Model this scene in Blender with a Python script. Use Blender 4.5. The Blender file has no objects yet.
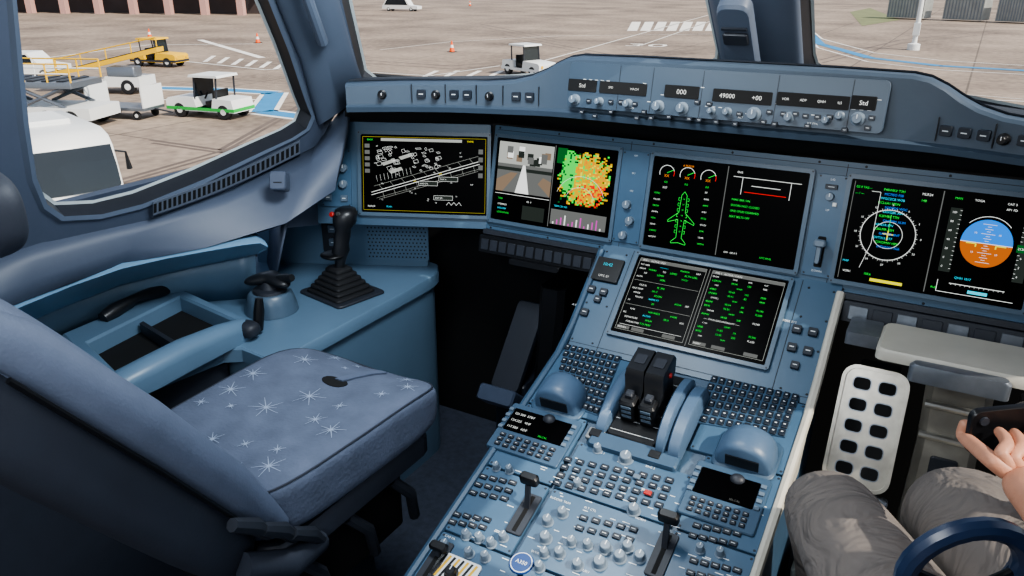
import bpy,bmesh,math,random
from math import sin,cos,pi,radians
from mathutils import Vector as V, Matrix
random.seed(4)
# ---------------------------------------------------------------- survey camera
yaw,pit,f=.5215,.382,790.
F=V((-sin(yaw)*cos(pit),cos(yaw)*cos(pit),-sin(pit)));R=V((cos(yaw),sin(yaw),0));U=R.cross(F)
C=V((.4313,-.2338,1.492))
def ray(u,v): return R*((u-512)/f)+U*((288-v)/f)+F
def onp(u,v,p,n):
    d=ray(u,v);return C+d*((V(p)-C).dot(n)/d.dot(n))
def onX(u,v,x): return onp(u,v,(x,0,0),V((1,0,0)))
def onY(u,v,y): return onp(u,v,(0,y,0),V((0,1,0)))
def onZ(u,v,z): return onp(u,v,(0,0,z),V((0,0,1)))
FLOOR=.12; GZ=-4.8
# ---------------------------------------------------------------- materials
def lin(c):
    return tuple(((x/255)/12.92 if x/255<=.04045 else ((x/255+.055)/1.055)**2.4) for x in c)+(1,)
MATS={}
def mat(name,c=(128,128,128),rough=.5,metal=0,var=.12,scale=40,bump=0,emit=0,spec=.5):
    if name in MATS: return MATS[name]
    m=bpy.data.materials.new(name);m.use_nodes=True;nt=m.node_tree;b=nt.nodes['Principled BSDF']
    b.inputs['Roughness'].default_value=rough;b.inputs['Metallic'].default_value=metal
    b.inputs['Specular IOR Level'].default_value=spec
    col=lin(c)
    if emit:
        b.inputs['Base Color'].default_value=(0,0,0,1);b.inputs['Specular IOR Level'].default_value=0
        b.inputs['Emission Color'].default_value=col;b.inputs['Emission Strength'].default_value=emit
    else:
        tc=nt.nodes.new('ShaderNodeTexCoord');no=nt.nodes.new('ShaderNodeTexNoise');no.inputs['Scale'].default_value=scale;no.inputs['Detail'].default_value=4
        rp=nt.nodes.new('ShaderNodeValToRGB')
        rp.color_ramp.elements[0].position=.3;rp.color_ramp.elements[1].position=.7
        rp.color_ramp.elements[0].color=tuple(x*(1-var) for x in col[:3])+(1,)
        rp.color_ramp.elements[1].color=tuple(min(1,x*(1+var)) for x in col[:3])+(1,)
        nt.links.new(tc.outputs['Object'],no.inputs['Vector']);nt.links.new(no.outputs['Fac'],rp.inputs['Fac']);nt.links.new(rp.outputs['Color'],b.inputs['Base Color'])
        if bump:
            bp=nt.nodes.new('ShaderNodeBump');bp.inputs['Strength'].default_value=bump;bp.inputs['Distance'].default_value=.002
            n2=nt.nodes.new('ShaderNodeTexNoise');n2.inputs['Scale'].default_value=scale*8
            nt.links.new(tc.outputs['Object'],n2.inputs['Vector']);nt.links.new(n2.outputs['Fac'],bp.inputs['Height']);nt.links.new(bp.outputs['Normal'],b.inputs['Normal'])
    MATS[name]=m;return m
PANEL=mat('panel_blue',(66,92,114),.42,var=.08,scale=9,bump=.08)
PED=mat('pedestal_blue',(58,82,104),.40,var=.08,scale=12,bump=.08)
PLATE=mat('plate_blue',(66,94,118),.36,var=.08,scale=16,bump=.05)
FPLATE=mat('control_unit_blue',(60,76,92),.42,var=.05,scale=10,bump=.05)
SEAM=mat('seam_dark',(18,24,32),.6)
CONS=mat('console_blue',(96,122,144),.38,var=.05,scale=6,bump=.12)
LEDGE=mat('ledge_blue',(112,148,176),.32,var=.05,scale=5,bump=.1)
WALLM=mat('wall_lining',(76,85,102),.5,var=.05,scale=6,bump=.2)
POSTM=mat('post_lining',(88,99,116),.48,var=.06,scale=6,bump=.15)
VENTM=mat('vent_frame_grey',(98,106,120),.5,var=.05)
GLARE=mat('glareshield_blue',(66,80,95),.48,var=.06,scale=8,bump=.15)
COAM=mat('coaming_dark',(34,40,50),.8,var=.1,scale=20,bump=.2)
BLK=mat('black_plastic',(16,17,20),.38,var=.1)
GRIP=mat('grip_black',(30,32,36),.35,var=.1)
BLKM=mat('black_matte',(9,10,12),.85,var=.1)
RUB=mat('rubber_black',(30,31,34),.6,var=.1)
BEZ=mat('bezel_blue_grey',(78,97,114),.35,var=.04)
DKG=mat('dark_grey',(42,46,54),.5)
GRY=mat('grey_metal',(120,126,134),.35,metal=.6)
CHR=mat('brushed_metal',(190,190,186),.3,metal=.9)
KNB=mat('knob_grey',(108,122,136),.4,var=.05)
KEY=mat('key_grey',(28,36,47),.45,var=.08)
KEYL=mat('key_light',(92,108,124),.45,var=.08)
HOOD=mat('handrest_blue_grey',(76,98,122),.42,var=.06,bump=.1)
SCRN=mat('screen_glass',(2,2,3),.35,var=.0,spec=.04)
WHT=mat('paint_white',(222,224,222),.4,var=.04)
LEG=mat('legend_white',(224,228,230),.5,var=.0)
CREAM=mat('cream_and_sunlit_edge',(188,184,172),.4,var=.08,scale=12)  # cream of the tray; on the pedestal edge it paints in sunlight
SCUF=mat('scuffed_metal',(156,152,142),.34,metal=.35,var=.25,scale=14,bump=.2)
GLS=mat('dark_window',(26,34,40),.1,var=.05)
YEL=mat('paint_yellow',(228,180,40),.45,var=.06)
GRN=mat('paint_green',(40,170,70),.5)
ORG=mat('cone_orange',(236,96,30),.5)
RED=mat('paint_red',(170,40,34),.5)
FABR=mat('seat_fabric_blue',(88,97,116),.9,var=.14,scale=18,bump=.7)
SHELL=mat('seat_shell_dark',(46,51,62),.6,var=.08,scale=20,bump=.2)
SHL2=mat('seat_back_blue_grey',(88,98,118),.7,var=.06,scale=30,bump=.3)
STAR=mat('star_thread',(150,164,186),.8,var=.05)
E={}
def em(n,c,s=1.0): E[n]=mat('glow_'+n,c,emit=s)
em('w',(235,238,235),1.3);em('g',(50,230,80),1.3);em('c',(60,210,235),1.3);em('a',(240,140,20),1.3);em('m',(225,80,200),1.0);em('gold',(225,175,30),1.2)
em('y',(235,225,50),1.3);em('yd',(170,160,50),1.0);em('r',(235,40,25),1.3);em('sky',(40,130,230),1.3);em('brn',(190,100,40),1.2);em('gr',(120,122,120),.9)
em('dg',(55,62,58),.8);em('lg',(185,188,182),1.0);em('tan',(150,130,110),.9);em('dgr',(20,110,50),.9);em('k',(6,8,8),.5)
# ---------------------------------------------------------------- frames and mesh builder
class Fr:
    def __init__(s,o,ex,ey):
        s.o=V(o);s.ex=V(ex).normalized();s.n=s.ex.cross(V(ey)).normalized();s.ey=s.n.cross(s.ex)
    def pt(s,a,b,h=0): return s.o+s.ex*a+s.ey*b+s.n*h
    def uv(s,u,v,h=0):
        p=onp(u,v,s.o+s.n*h,s.n)-s.o;return p.dot(s.ex),p.dot(s.ey)
_tc={}
def tdata(t):
    if t in _tc:return _tc[t]
    cu=bpy.data.curves.new('t','FONT');cu.body=t;cu.resolution_u=2
    ob=bpy.data.objects.new('t',cu);me=bpy.data.meshes.new_from_object(ob)
    vs=[(v.co.x,v.co.y) for v in me.vertices];fs=[tuple(p.vertices) for p in me.polygons]
    bpy.data.objects.remove(ob);bpy.data.curves.remove(cu);bpy.data.meshes.remove(me)
    _tc[t]=(vs,fs);return _tc[t]
def rr(a0,b0,a1,b1,r=.003,k=3):
    r=min(r,abs(a1-a0)/2.01,abs(b1-b0)/2.01);o=[]
    for cx,cy,st in((a1-r,b1-r,0),(a0+r,b1-r,90),(a0+r,b0+r,180),(a1-r,b0+r,270)):
        for i in range(k+1):
            t=radians(st+90*i/k);o.append((cx+r*cos(t),cy+r*sin(t)))
    return o
WL={}
def place(ob,o,parent):
    WL[ob.name]=V(o)
    if parent: ob.parent=parent;ob.location=V(o)-WL[parent.name]
    else: ob.location=o
def meta(ob,label=None,cat=None,kind=None,group=None):
    if label:ob['label']=label
    if cat:ob['category']=cat
    if kind:ob['kind']=kind
    if group:ob['group']=group
class MB:
    def __init__(s): s.v=[];s.f=[];s.m=[];s.mats=[]
    def mi(s,m):
        if m not in s.mats:s.mats.append(m)
        return s.mats.index(m)
    def add(s,vs,fs,m):
        o=len(s.v);s.v+=[V(p) for p in vs];i=s.mi(m)
        for q in fs:s.f.append(tuple(o+k for k in q));s.m.append(i)
    def loft(s,rings,m,closed=True,cap=True):
        n=len(rings[0]);vs=[p for r in rings for p in r];fs=[]
        for i in range(len(rings)-1):
            for j in range(n if closed else n-1):
                k=(j+1)%n;fs.append((i*n+j,i*n+k,(i+1)*n+k,(i+1)*n+j))
        if cap and closed:
            fs.append(tuple(range(n))[::-1]);fs.append(tuple((len(rings)-1)*n+j for j in range(n)))
        s.add(vs,fs,m)
    def prism(s,fr,poly,h0,h1,m,ch=0):
        cx=sum(p[0] for p in poly)/len(poly);cy=sum(p[1] for p in poly)/len(poly)
        def ring(h,k):
            o=[]
            for a,b in poly:
                d=math.hypot(a-cx,b-cy) or 1;q=max(0,(d-k)/d);o.append(fr.pt(cx+(a-cx)*q,cy+(b-cy)*q,h))
            return o
        rs=[ring(h0,0),ring(h1-ch,0)] if ch else [ring(h0,0),ring(h1,0)]
        if ch: rs.append(ring(h1,ch))
        s.loft(rs,m)
    def box(s,fr,a0,b0,a1,b1,h0,h1,m,r=.0,ch=0):
        a0,a1=min(a0,a1),max(a0,a1);b0,b1=min(b0,b1),max(b0,b1)
        s.prism(fr,rr(a0,b0,a1,b1,r,3) if r else [(a0,b0),(a1,b0),(a1,b1),(a0,b1)],h0,h1,m,ch)
    def lathe(s,fr,a,b,prof,m,seg=16):
        s.loft([[fr.pt(a+r*cos(2*pi*i/seg),b+r*sin(2*pi*i/seg),h) for i in range(seg)] for r,h in prof],m)
    def line(s,fr,pts,w,h,m,closed=False):
        pts=list(pts)
        if closed:pts.append(pts[0])
        for p,q in zip(pts,pts[1:]):
            dx,dy=q[0]-p[0],q[1]-p[1];l=math.hypot(dx,dy) or 1;nx,ny=-dy/l*w/2,dx/l*w/2
            s.add([fr.pt(p[0]-nx,p[1]-ny,h),fr.pt(q[0]-nx,q[1]-ny,h),fr.pt(q[0]+nx,q[1]+ny,h),fr.pt(p[0]+nx,p[1]+ny,h)],[(0,1,2,3)],m)
    def text(s,fr,a,b,size,t,m,h=.0006,al='l',ang=0):
        vs,fs=tdata(t)
        if not vs:return
        mx=max(v[0] for v in vs);off=0 if al=='l' else (-mx*size/2 if al=='c' else -mx*size)
        c,sn=cos(ang),sin(ang)
        s.add([fr.pt(a+(x*size+off)*c-y*size*sn,b+(x*size+off)*sn+y*size*c,h) for x,y in vs],fs,m)
    def tube(s,pts,rad,m,seg=10,flat=1):
        pts=[V(p) for p in pts];rs=[]
        if not isinstance(rad,(list,tuple)):rad=[rad]*len(pts)
        up=V((0,0,1))
        for i,p in enumerate(pts):
            d=(pts[min(i+1,len(pts)-1)]-pts[max(i-1,0)]).normalized()
            if i==0:
                x=d.cross(up)
                if x.length<.1:x=d.cross(V((1,0,0)))
                x.normalize()
            else: x=(x-d*x.dot(d)).normalized()
            y=d.cross(x)
            rs.append([p+x*rad[i]*cos(2*pi*k/seg)+y*rad[i]*flat*sin(2*pi*k/seg) for k in range(seg)])
        s.loft(rs,m)
    def pillow(s,fr,cx,cy,cz,a,b,c,n,m,div=12,fn=None):
        vs=[];fs=[];idx={}
        def vid(p):
            k=tuple(round(x,4) for x in p)
            if k in idx:return idx[k]
            t=sum(abs(x)**n for x in p)**(1/n);q=[x/t for x in p]
            x,y,z=q[0]*a,q[1]*b,q[2]*c
            if fn:x,y,z=fn(x,y,z)
            idx[k]=len(vs);vs.append(fr.pt(cx+x,cy+y,cz+z));return idx[k]
        g=[-1+2*i/div for i in range(div+1)]
        for ax in range(3):
            for sg in(-1,1):
                for i in range(div):
                    for j in range(div):
                        q=[]
                        for di,dj in((0,0),(1,0),(1,1),(0,1)):
                            p=[0,0,0];p[ax]=sg;p[(ax+1)%3]=g[i+di];p[(ax+2)%3]=g[j+dj];q.append(vid(p))
                        fs.append(tuple(q if sg>0 else q[::-1]))
        s.add(vs,fs,m)
    def obj(s,name,parent=None,label=None,cat=None,kind=None,group=None,smooth=35,solid=0,norm=True):
        me=bpy.data.meshes.new(name)
        lo=V([min(p[i] for p in s.v) for i in range(3)]);hi=V([max(p[i] for p in s.v) for i in range(3)])
        o=V(((lo.x+hi.x)/2,(lo.y+hi.y)/2,lo.z))
        me.from_pydata([p-o for p in s.v],[],s.f)
        for m in s.mats:me.materials.append(m)
        me.polygons.foreach_set('material_index',s.m)
        if norm:
            bm=bmesh.new();bm.from_mesh(me);bmesh.ops.recalc_face_normals(bm,faces=bm.faces);bm.to_mesh(me);bm.free()
        if smooth:
            me.polygons.foreach_set('use_smooth',[True]*len(me.polygons));me.set_sharp_from_angle(angle=radians(smooth))
        ob=bpy.data.objects.new(name,me);bpy.context.scene.collection.objects.link(ob)
        place(ob,o,parent);meta(ob,label,cat,kind,group)
        if solid:
            md=ob.modifiers.new('s','SOLIDIFY');md.thickness=solid;md.offset=0
        return ob
def empty(name,loc,label,cat,group=None):
    e=bpy.data.objects.new(name,None);e.empty_display_size=.1;bpy.context.scene.collection.objects.link(e);place(e,loc,None);meta(e,label,cat,None,group);return e
def copy_thing(ob,delta,label=None):
    c=ob.copy();bpy.context.scene.collection.objects.link(c);c.location=ob.location+V(delta);WL[c.name]=c.location.copy()
    if label:c['label']=label
    for ch in ob.children:
        k=ch.copy();bpy.context.scene.collection.objects.link(k);k.parent=c
    return c
_st={}
def stamp(key,builder,name,par,fr,a,b):
    k=(key,id(fr))
    if k not in _st:
        mb=MB();builder(mb);ob=mb.obj(name,par);_st[k]=(ob.data,WL[ob.name]-fr.pt(0,0,0));
        bpy.data.objects.remove(ob)
    me,off=_st[k]
    ob=bpy.data.objects.new(name,me);bpy.context.scene.collection.objects.link(ob);place(ob,fr.pt(a,b,0)+off,par);return ob
_keep=[]
def knob(par,fr,a,b,r=.009,h=.018,m=None,base=0):
    m=m or KNB;_keep.append(fr)
    def bd(mb):
        mb.lathe(fr,0,0,[(r*1.3,base),(r*1.3,base+h*.12),(r,base+h*.2),(r*.92,base+h*.92),(r*.8,base+h)],m,18)
        mb.box(fr,-r*.09,0,r*.09,r*.8,base+h,base+h+.0008,LEG)
    return stamp(('k',round(r,4),round(h,4),m.name,base),bd,'knob',par,fr,a,b)
def button(par,fr,a,b,w=.007,h=.006,m=None,base=.004,top=.009,name='push_button',leg=True):
    m=m or KEY;_keep.append(fr)
    def bd(mb):
        mb.box(fr,-w,-h,w,h,base,top,m,r=min(w,h)*.25,ch=.0008)
        if leg: mb.line(fr,[(-w*.5,0),(w*.5,0)],h*.22,top+.0003,LEG)
    return stamp(('b',round(w,4),round(h,4),m.name,base,top,leg),bd,name,par,fr,a,b)
def bil(q,s,t):
    (a,b,c,d)=q;return tuple((a[i]*(1-s)+b[i]*s)*(1-t)+(d[i]*(1-s)+c[i]*s)*t for i in(0,1))
def quad(fr,*p): return [fr.uv(*x) for x in p]
def keyblock(mb,fr,q,nc,nr,h0,h1,m,fill=.72,lab=None,skip=0):
    for j in range(nr):
        for i in range(nc):
            c=bil(q,(i+.5)/nc,(j+.5)/nr)
            w=math.dist(q[0],q[1])/nc*fill/2;hh=math.dist(q[0],q[3])/nr*fill/2
            mb.box(fr,c[0]-w,c[1]-hh,c[0]+w,c[1]+hh,h0,h1,m,r=min(w,hh)*.3,ch=min(w,hh)*.25)
            if lab: mb.line(fr,[(c[0]-w*.35,c[1]),(c[0]+w*.35,c[1])],hh*.25,h1+.0003,lab)
T3=.2027
MIP=Fr((0,1.45,1.0),(1,0,0),(0,sin(T3),cos(T3)))
hinge=MIP.pt(-.60,0,0)
def d1fr(al): return Fr(hinge,(cos(al),sin(al),0),(0,sin(T3),cos(T3)))
lo,hi=-.2,1.0
for _ in range(40):
    m_=(lo+hi)/2;fr=d1fr(m_);w=fr.uv(491,138)[0]-fr.uv(363,133)[0]
    if w>.332: lo=m_
    else: hi=m_
AL=max(0,min(.7,lo))
SIDE=d1fr(AL)
D6F=Fr((0,1.4269,.8874),(1,0,0),(0,sin(.8561),cos(.8561)))
SL=.3213
PEDF=Fr((0,1.218,.706),(1,0,0),(0,cos(SL),sin(SL)))
FCU=Fr((0,1.37,1.265),(1,0,0),(0,sin(.17),cos(.17)))
CON=Fr((0,0,.70),(1,0,0),(0,1,0))
WORLD=Fr((0,0,0),(1,0,0),(0,1,0))
# ================================================================ STRUCTURE
mb=MB();mb.box(WORLD,-1.6,-1.2,1.6,1.75,FLOOR-.04,FLOOR,mat('floor_mat',(58,64,78),.85,var=.2,scale=60,bump=.5));mb.obj('floor',kind='structure')
mb=MB();mb.box(WORLD,-1.0,-1.2,1.0,1.25,1.80,1.86,POSTM);mb.obj('ceiling',kind='structure')
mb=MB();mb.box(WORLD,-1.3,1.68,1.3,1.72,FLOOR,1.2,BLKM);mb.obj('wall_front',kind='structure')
A_=V((-1.0,1.237,1.15));B_=V((-1.1,.63,1.04));C_=V((-.9,1.04,1.435))
LW=Fr(A_,(A_-B_),(C_-A_))
w1=[(62,214),(45,202),(34,175),(26,120),(20,60),(14,0),(8,-70),(10,-110),(215,-110),(240,-70),(266,0),(286,50),(303,100),(309,115),(304,127),(290,136),(255,152),(200,178),(140,202),(100,212)]
def holed(name,fr,outer,hole,m,th=.03,kind='structure',mirror=False):
    bm=bmesh.new()
    def lp(pts):
        vs=[bm.verts.new(fr.pt(a,b,0)) for a,b in pts];return [bm.edges.new((vs[i],vs[(i+1)%len(vs)])) for i in range(len(vs))]
    es=lp(outer)+lp(hole)
    bmesh.ops.triangle_fill(bm,use_beauty=True,edges=es)
    me=bpy.data.meshes.new(name)
    if mirror:
        for v in bm.verts:v.co.x*=-1
    bm.to_mesh(me);bm.free();me.materials.append(m)
    ob=bpy.data.objects.new(name,me);bpy.context.scene.collection.objects.link(ob);WL[ob.name]=V((0,0,0))
    md=ob.modifiers.new('s','SOLIDIFY');md.thickness=th;md.offset=0
    if kind:ob['kind']=kind
    return ob
hole1=[LW.uv(u,v) for u,v in w1]
def grow(poly,d):
    cx=sum(p[0] for p in poly)/len(poly);cy=sum(p[1] for p in poly)/len(poly)
    return [(cx+(a-cx)*(1+d/max(.05,math.hypot(a-cx,b-cy))),cy+(b-cy)*(1+d/max(.05,math.hypot(a-cx,b-cy)))) for a,b in poly]
lowl=[LW.uv(u,v) for u,v in((-120,300),(40,246),(150,222),(235,190),(318,148))]
topf=LW.uv(285,-110)
outer=lowl+[LW.uv(322,120),LW.uv(300,60),LW.uv(280,0),(topf[0],topf[1]),(topf[0]-.05,topf[1]+.25),(topf[0]-1.6,topf[1]+.25),(topf[0]-1.6,lowl[0][1]-.02)]
for mir,nm in((False,'wall_left'),(True,'wall_right')):
    holed(nm,LW,outer,grow(hole1,.010),WALLM,.012,mirror=mir)
def mirrorpts(rings): return [[V((-p.x,p.y,p.z)) for p in r] for r in rings]
GLASS=bpy.data.materials.new('window_glass');GLASS.use_nodes=True;nt=GLASS.node_tree;nt.nodes.clear()
o_=nt.nodes.new('ShaderNodeOutputMaterial');mx_=nt.nodes.new('ShaderNodeMixShader');tr_=nt.nodes.new('ShaderNodeBsdfTransparent');gl_=nt.nodes.new('ShaderNodeBsdfGlossy')
mx_.inputs[0].default_value=.02;gl_.inputs['Roughness'].default_value=.02
nt.links.new(tr_.outputs[0],mx_.inputs[1]);nt.links.new(gl_.outputs[0],mx_.inputs[2]);nt.links.new(mx_.outputs[0],o_.inputs[0])
RIM=mat('window_seal',(30,32,38),.5);RIML=mat('window_edge_light',(186,196,198),.4,var=.05)
def window(n,fr,hole,mirror=False,hn=1,g0=.018):
    mb=MB()
    r0=[fr.pt(a,b,.006*hn) for a,b in grow(hole,g0)];r1=[fr.pt(a,b,.012*hn) for a,b in grow(hole,.010)];r2=[fr.pt(a,b,.009*hn) for a,b in hole];r3=[fr.pt(a,b,-.03*hn) for a,b in grow(hole,-.003)]
    r4=[fr.pt(a,b,-.032*hn) for a,b in grow(hole,-.010)]
    rs=[r0,r1,r2]
    if mirror: 
        rs=mirrorpts(rs);(r2,r3,r4)=mirrorpts([r2,r3,r4])
    mb.loft(rs,POSTM,cap=False);mb.loft([r2,r3],RIM,cap=False);mb.loft([r3,r4],RIML,cap=False)
    ob=mb.obj('window_%d'%n,kind='structure')
    m2=MB();m2.add(r4,[tuple(range(len(r4)))],GLASS);m2.obj('glass_pane',ob)
sg=1 if LW.n.dot(C-LW.o)>0 else -1
window(1,LW,hole1,hn=sg);window(4,LW,hole1,mirror=True,hn=sg)
cb=V((-.093,1.668,1.28));ct=V((-.094,1.511,1.437));lb=V((-.906,1.34,1.238))
WS=Fr(cb,(cb-lb),(ct-cb))
w2=[(362,80),(343,0),(330,-60),(345,-150),(690,-190),(696,-150),(700,-60),(708,0),(720,60),(719,69),(712,73),(560,84),(420,92),(372,88)]
hole2=[WS.uv(u,v) for u,v in w2]
sg2=1 if WS.n.dot(C-WS.o)>0 else -1
o2=grow(hole2,.05)
for i,(nm,mir) in enumerate((('trim_1',False),('trim_2',True))):
    holed(nm,WS,o2,grow(hole2,.012),POSTM,.02,mirror=mir)
window(2,WS,hole2,hn=sg2,g0=.026);window(3,WS,hole2,mirror=True,hn=sg2,g0=.026)
def post(nm,L,Rr,bul,m,mir=False,kind='structure'):
    mb=MB();rs=[]
    for p,q in zip(L,Rr):
        p=V(p);q=V(q);mid=(p+q)/2;d=(C-mid);d.z*=.2;d.normalize();r=[]
        for k in range(13):
            t=pi*k/12;r.append(mid+(p-mid)*cos(t)+d*bul*sin(t)**.7)
        rs.append(r)
    if mir:rs=mirrorpts(rs)
    mb.loft(rs,m,closed=True);return mb.obj(nm,kind=kind,smooth=50)
L=[LW.pt(*LW.uv(u,v)) for u,v in((318,125),(300,60),(275,0),(235,-110))]
Q=[WS.pt(*WS.uv(u,v)) for u,v in((366,92),(352,45),(340,0),(318,-110))]
post('trim_3',L,Q,.04,POSTM);post('trim_4',L,Q,.04,POSTM,mir=True)
def sym(t):return V((-t.x,t.y,t.z))
Lc=[cb+(cb-ct)*.25,cb,ct,ct+(ct-cb)*1.9]
post('trim_5',Lc,[sym(p) for p in Lc],.05,POSTM)
p0=(L[2]+Q[2])/2;p1=(L[1]+Q[1])/2;d_=(C-p0).normalized()
mb=MB();a=p0.lerp(p1,-.5)+d_*.04;b=p0.lerp(p1,.75)+d_*.04
mb.tube([a,a+d_*.03,a.lerp(b,.5)+d_*.035,b+d_*.03,b],[.012,.013,.012,.013,.012],POSTM,10);mb.obj('grab_handle',None,'grey grab handle on the windshield post','handle')
g=Fr((0,1.60,1.30),(1,0,0),(0,-.7,.7))
mb=MB();mb.box(g,-.035,.03,.03,.26,.052,.08,POSTM,r=.02,ch=.006);mb.box(g,-.028,.16,.022,.19,.08,.087,DKG,r=.004,ch=.002);mb.box(g,-.028,.20,.022,.205,.08,.085,DKG)
mb.obj('standby_compass_housing',label='grey-blue moulded housing on the centre windshield post',cat='compass housing')
def sill(px): return LW.pt(*LW.uv(*px))
row0=[sill(p) for p in((-140,304),(-40,268),(40,242),(150,218),(235,187),(318,144))]+[V((-.93,1.32,1.19))]
upx=((-140,365,.90),(-40,325,.90),(20,300,.90),(120,262,.90),(205,246,.90),(285,222,.93))
row2=[onZ(*p) for p in upx]+[onZ(335,190,.99)]
for mir,nm in((False,'wall_left_lower'),(True,'wall_right_lower')):
    mb=MB();inw=V((.006,-.002,0))
    rs=[row0]+[[a.lerp(b,t)+inw*sin(pi*t) for a,b in zip(row0,row2)] for t in(.33,.66)]+[row2]
    rs+=[[a+V((-.10,.05,-.04)) for a in row2]]
    if mir:rs=mirrorpts(rs)
    mb.loft(rs,WALLM,closed=False,cap=False);mb.obj(nm,kind='structure',smooth=60,solid=.012)
for s_,nm in((-1,'baseboard_left'),(1,'baseboard_right')):
    mb=MB();mb.box(WORLD,s_*1.50,-1.2,s_*1.54,1.7,FLOOR,.95,WALLM);mb.obj(nm,kind='structure')
vb=MB()
def vp_(u,v,k): 
    p=sill((u,v));return p+(C-p).normalized()*k
N=30;u0,v0,u1,v1=153,204,300,142
def vq(t,s,k):
    u=u0+(u1-u0)*t;v=v0+(v1-v0)*t+10*s+4*sin(pi*t);return vp_(u,v,k)
rs=[]
for i in range(N+1):
    t=i/N;rs.append([vq(t,-.25,.012),vq(t,-.15,.030),vq(t,1.15,.030),vq(t,1.25,.012)])
vb.loft(rs,VENTM)
for i in range(N):
    t0=(i+.15)/N;t1=(i+.75)/N
    vb.add([vq(t0,.05,.0308),vq(t1,.05,.0308),vq(t1,.95,.0308),vq(t0,.95,.0308)],[(0,1,2,3)],BLKM)
vb.obj('air_vent_grille',label='long slotted grey demist vent grille beneath the side window',cat='vent')
# ================================================================ INSTRUMENT PANEL
IP=empty('instrument_panel',(0,1.5,.8),'wide blue-grey cockpit instrument panel carrying lit flight displays','instrument panel')
mb=MB()
mb.box(MIP,-.60,-.128,.62,.135,-.03,0,PANEL,r=.004,ch=.001)
mb.box(SIDE,-.46,-.13,0,.135,-.03,0,PANEL,r=.004,ch=.001)
RS=Fr(MIP.pt(.62,0,0),(cos(AL),-sin(AL),0),(0,sin(T3),cos(T3)))
mb.box(RS,0,-.13,.46,.135,-.03,0,PANEL,r=.004,ch=.001)
mb.box(D6F,-.268,-.275,.268,.004,-.03,0,PANEL,r=.002)
for a in(-.232,.236): mb.line(MIP,[(a,-.12),(a,.13)],.0015,.0006,SEAM)
for a in(-.19,.19): mb.line(D6F,[(a,-.27),(a,-.005)],.0015,.0006,SEAM)
mb.line(MIP,[(-.59,.124),(.61,.124)],.0012,.0006,SEAM);mb.line(MIP,[(-.59,-.119),(-.27,-.119)],.0012,.0006,SEAM);mb.line(D6F,[(-.26,-.262),(.26,-.262)],.0012,.0006,SEAM)
mb.box(MIP,-.60,-.140,-.27,-.128,-.05,.012,DKG,r=.003);mb.box(MIP,.27,-.140,.62,-.128,-.05,.012,DKG,r=.003)
for a in(-.585,-.42,-.28,-.18,0,.18,.27,.42,.6):
    for b in(.129,-.124):mb.lathe(MIP,a,b,[(.0028,0),(.0022,.001)],SEAM,8)
for a in(-.255,-.205,.205,.255):
    for b in(-.02,-.09,-.16,-.255):mb.lathe(D6F,a,b,[(.0028,0),(.0022,.001)],SEAM,8)
mb.obj('panel_body',IP)
def display(fr,cpx,label,fx=None):
    q=[fr.uv(*p) for p in cpx] if fx is None else fx
    a0=(q[0][0]+q[3][0])/2;a1=(q[1][0]+q[2][0])/2;b1=(q[0][1]+q[1][1])/2;b0=(q[2][1]+q[3][1])/2
    mb=MB();e=.009
    o=rr(a0-e,b0-e,a1+e,b1+e,.006);i=rr(a0,b0,a1,b1,.003)
    mb.loft([[fr.pt(a,b,h) for a,b in pl] for pl,h in((o,0),(o,.009),(i,.009),(i,.005))],BEZ,cap=False)
    for sx,sy in((a0-e/2,b0-e/2),(a1+e/2,b0-e/2),(a0-e/2,b1+e/2),(a1+e/2,b1+e/2)):mb.lathe(fr,sx,sy,[(.002,.009),(.0018,.0096)],DKG,8)
    bz=mb.obj('display_unit',IP,label=label)
    m2=MB();m2.add([fr.pt(a,b,.0052) for a,b in i],[tuple(range(len(i)))],SCRN);m2.obj('screen',bz)
    g=Fr(fr.pt(a0,b0,.0056),fr.ex,fr.ey);return bz,g,a1-a0,b1-b0
class Gx:
    def __init__(s,bz,g,w,h):s.bz=bz;s.g=g;s.w=w;s.h=h;s.mb=MB();s.k=0
    def z(s): s.k+=1;return .0001+.000004*s.k
    def P(s,p): return (p[0]*s.w,(1-p[1])*s.h)
    def ln(s,pts,c,w=.0011,closed=False): s.mb.line(s.g,[s.P(p) for p in pts],w,s.z(),E[c],closed)
    def T(s,x,y,t,c,z=.0062,al='l',ang=0): p=s.P((x,y));s.mb.text(s.g,p[0],p[1]-z*.35,z,t,E[c],s.z(),al,ang)
    def poly(s,pts,c): 
        h=s.z();s.mb.add([s.g.pt(*s.P(p),h) for p in pts],[tuple(range(len(pts)))],E[c])
    def rect(s,x0,y0,x1,y1,c): s.poly([(x0,y0),(x1,y0),(x1,y1),(x0,y1)],c)
    def arc(s,x,y,r,a0,a1,c,w=.0011,n=32):
        asp=s.w/s.h
        s.ln([(x+r*cos(radians(a0+(a1-a0)*i/n)),y-r*asp*sin(radians(a0+(a1-a0)*i/n))) for i in range(n+1)],c,w)
    def done(s): s.mb.obj('screen_graphics',s.bz,smooth=0,norm=False)
def rtxt(n): return ''.join(random.choice('ABCDEFGHIKLMNOPRSTUVWX0123456789') for _ in range(n))
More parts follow.
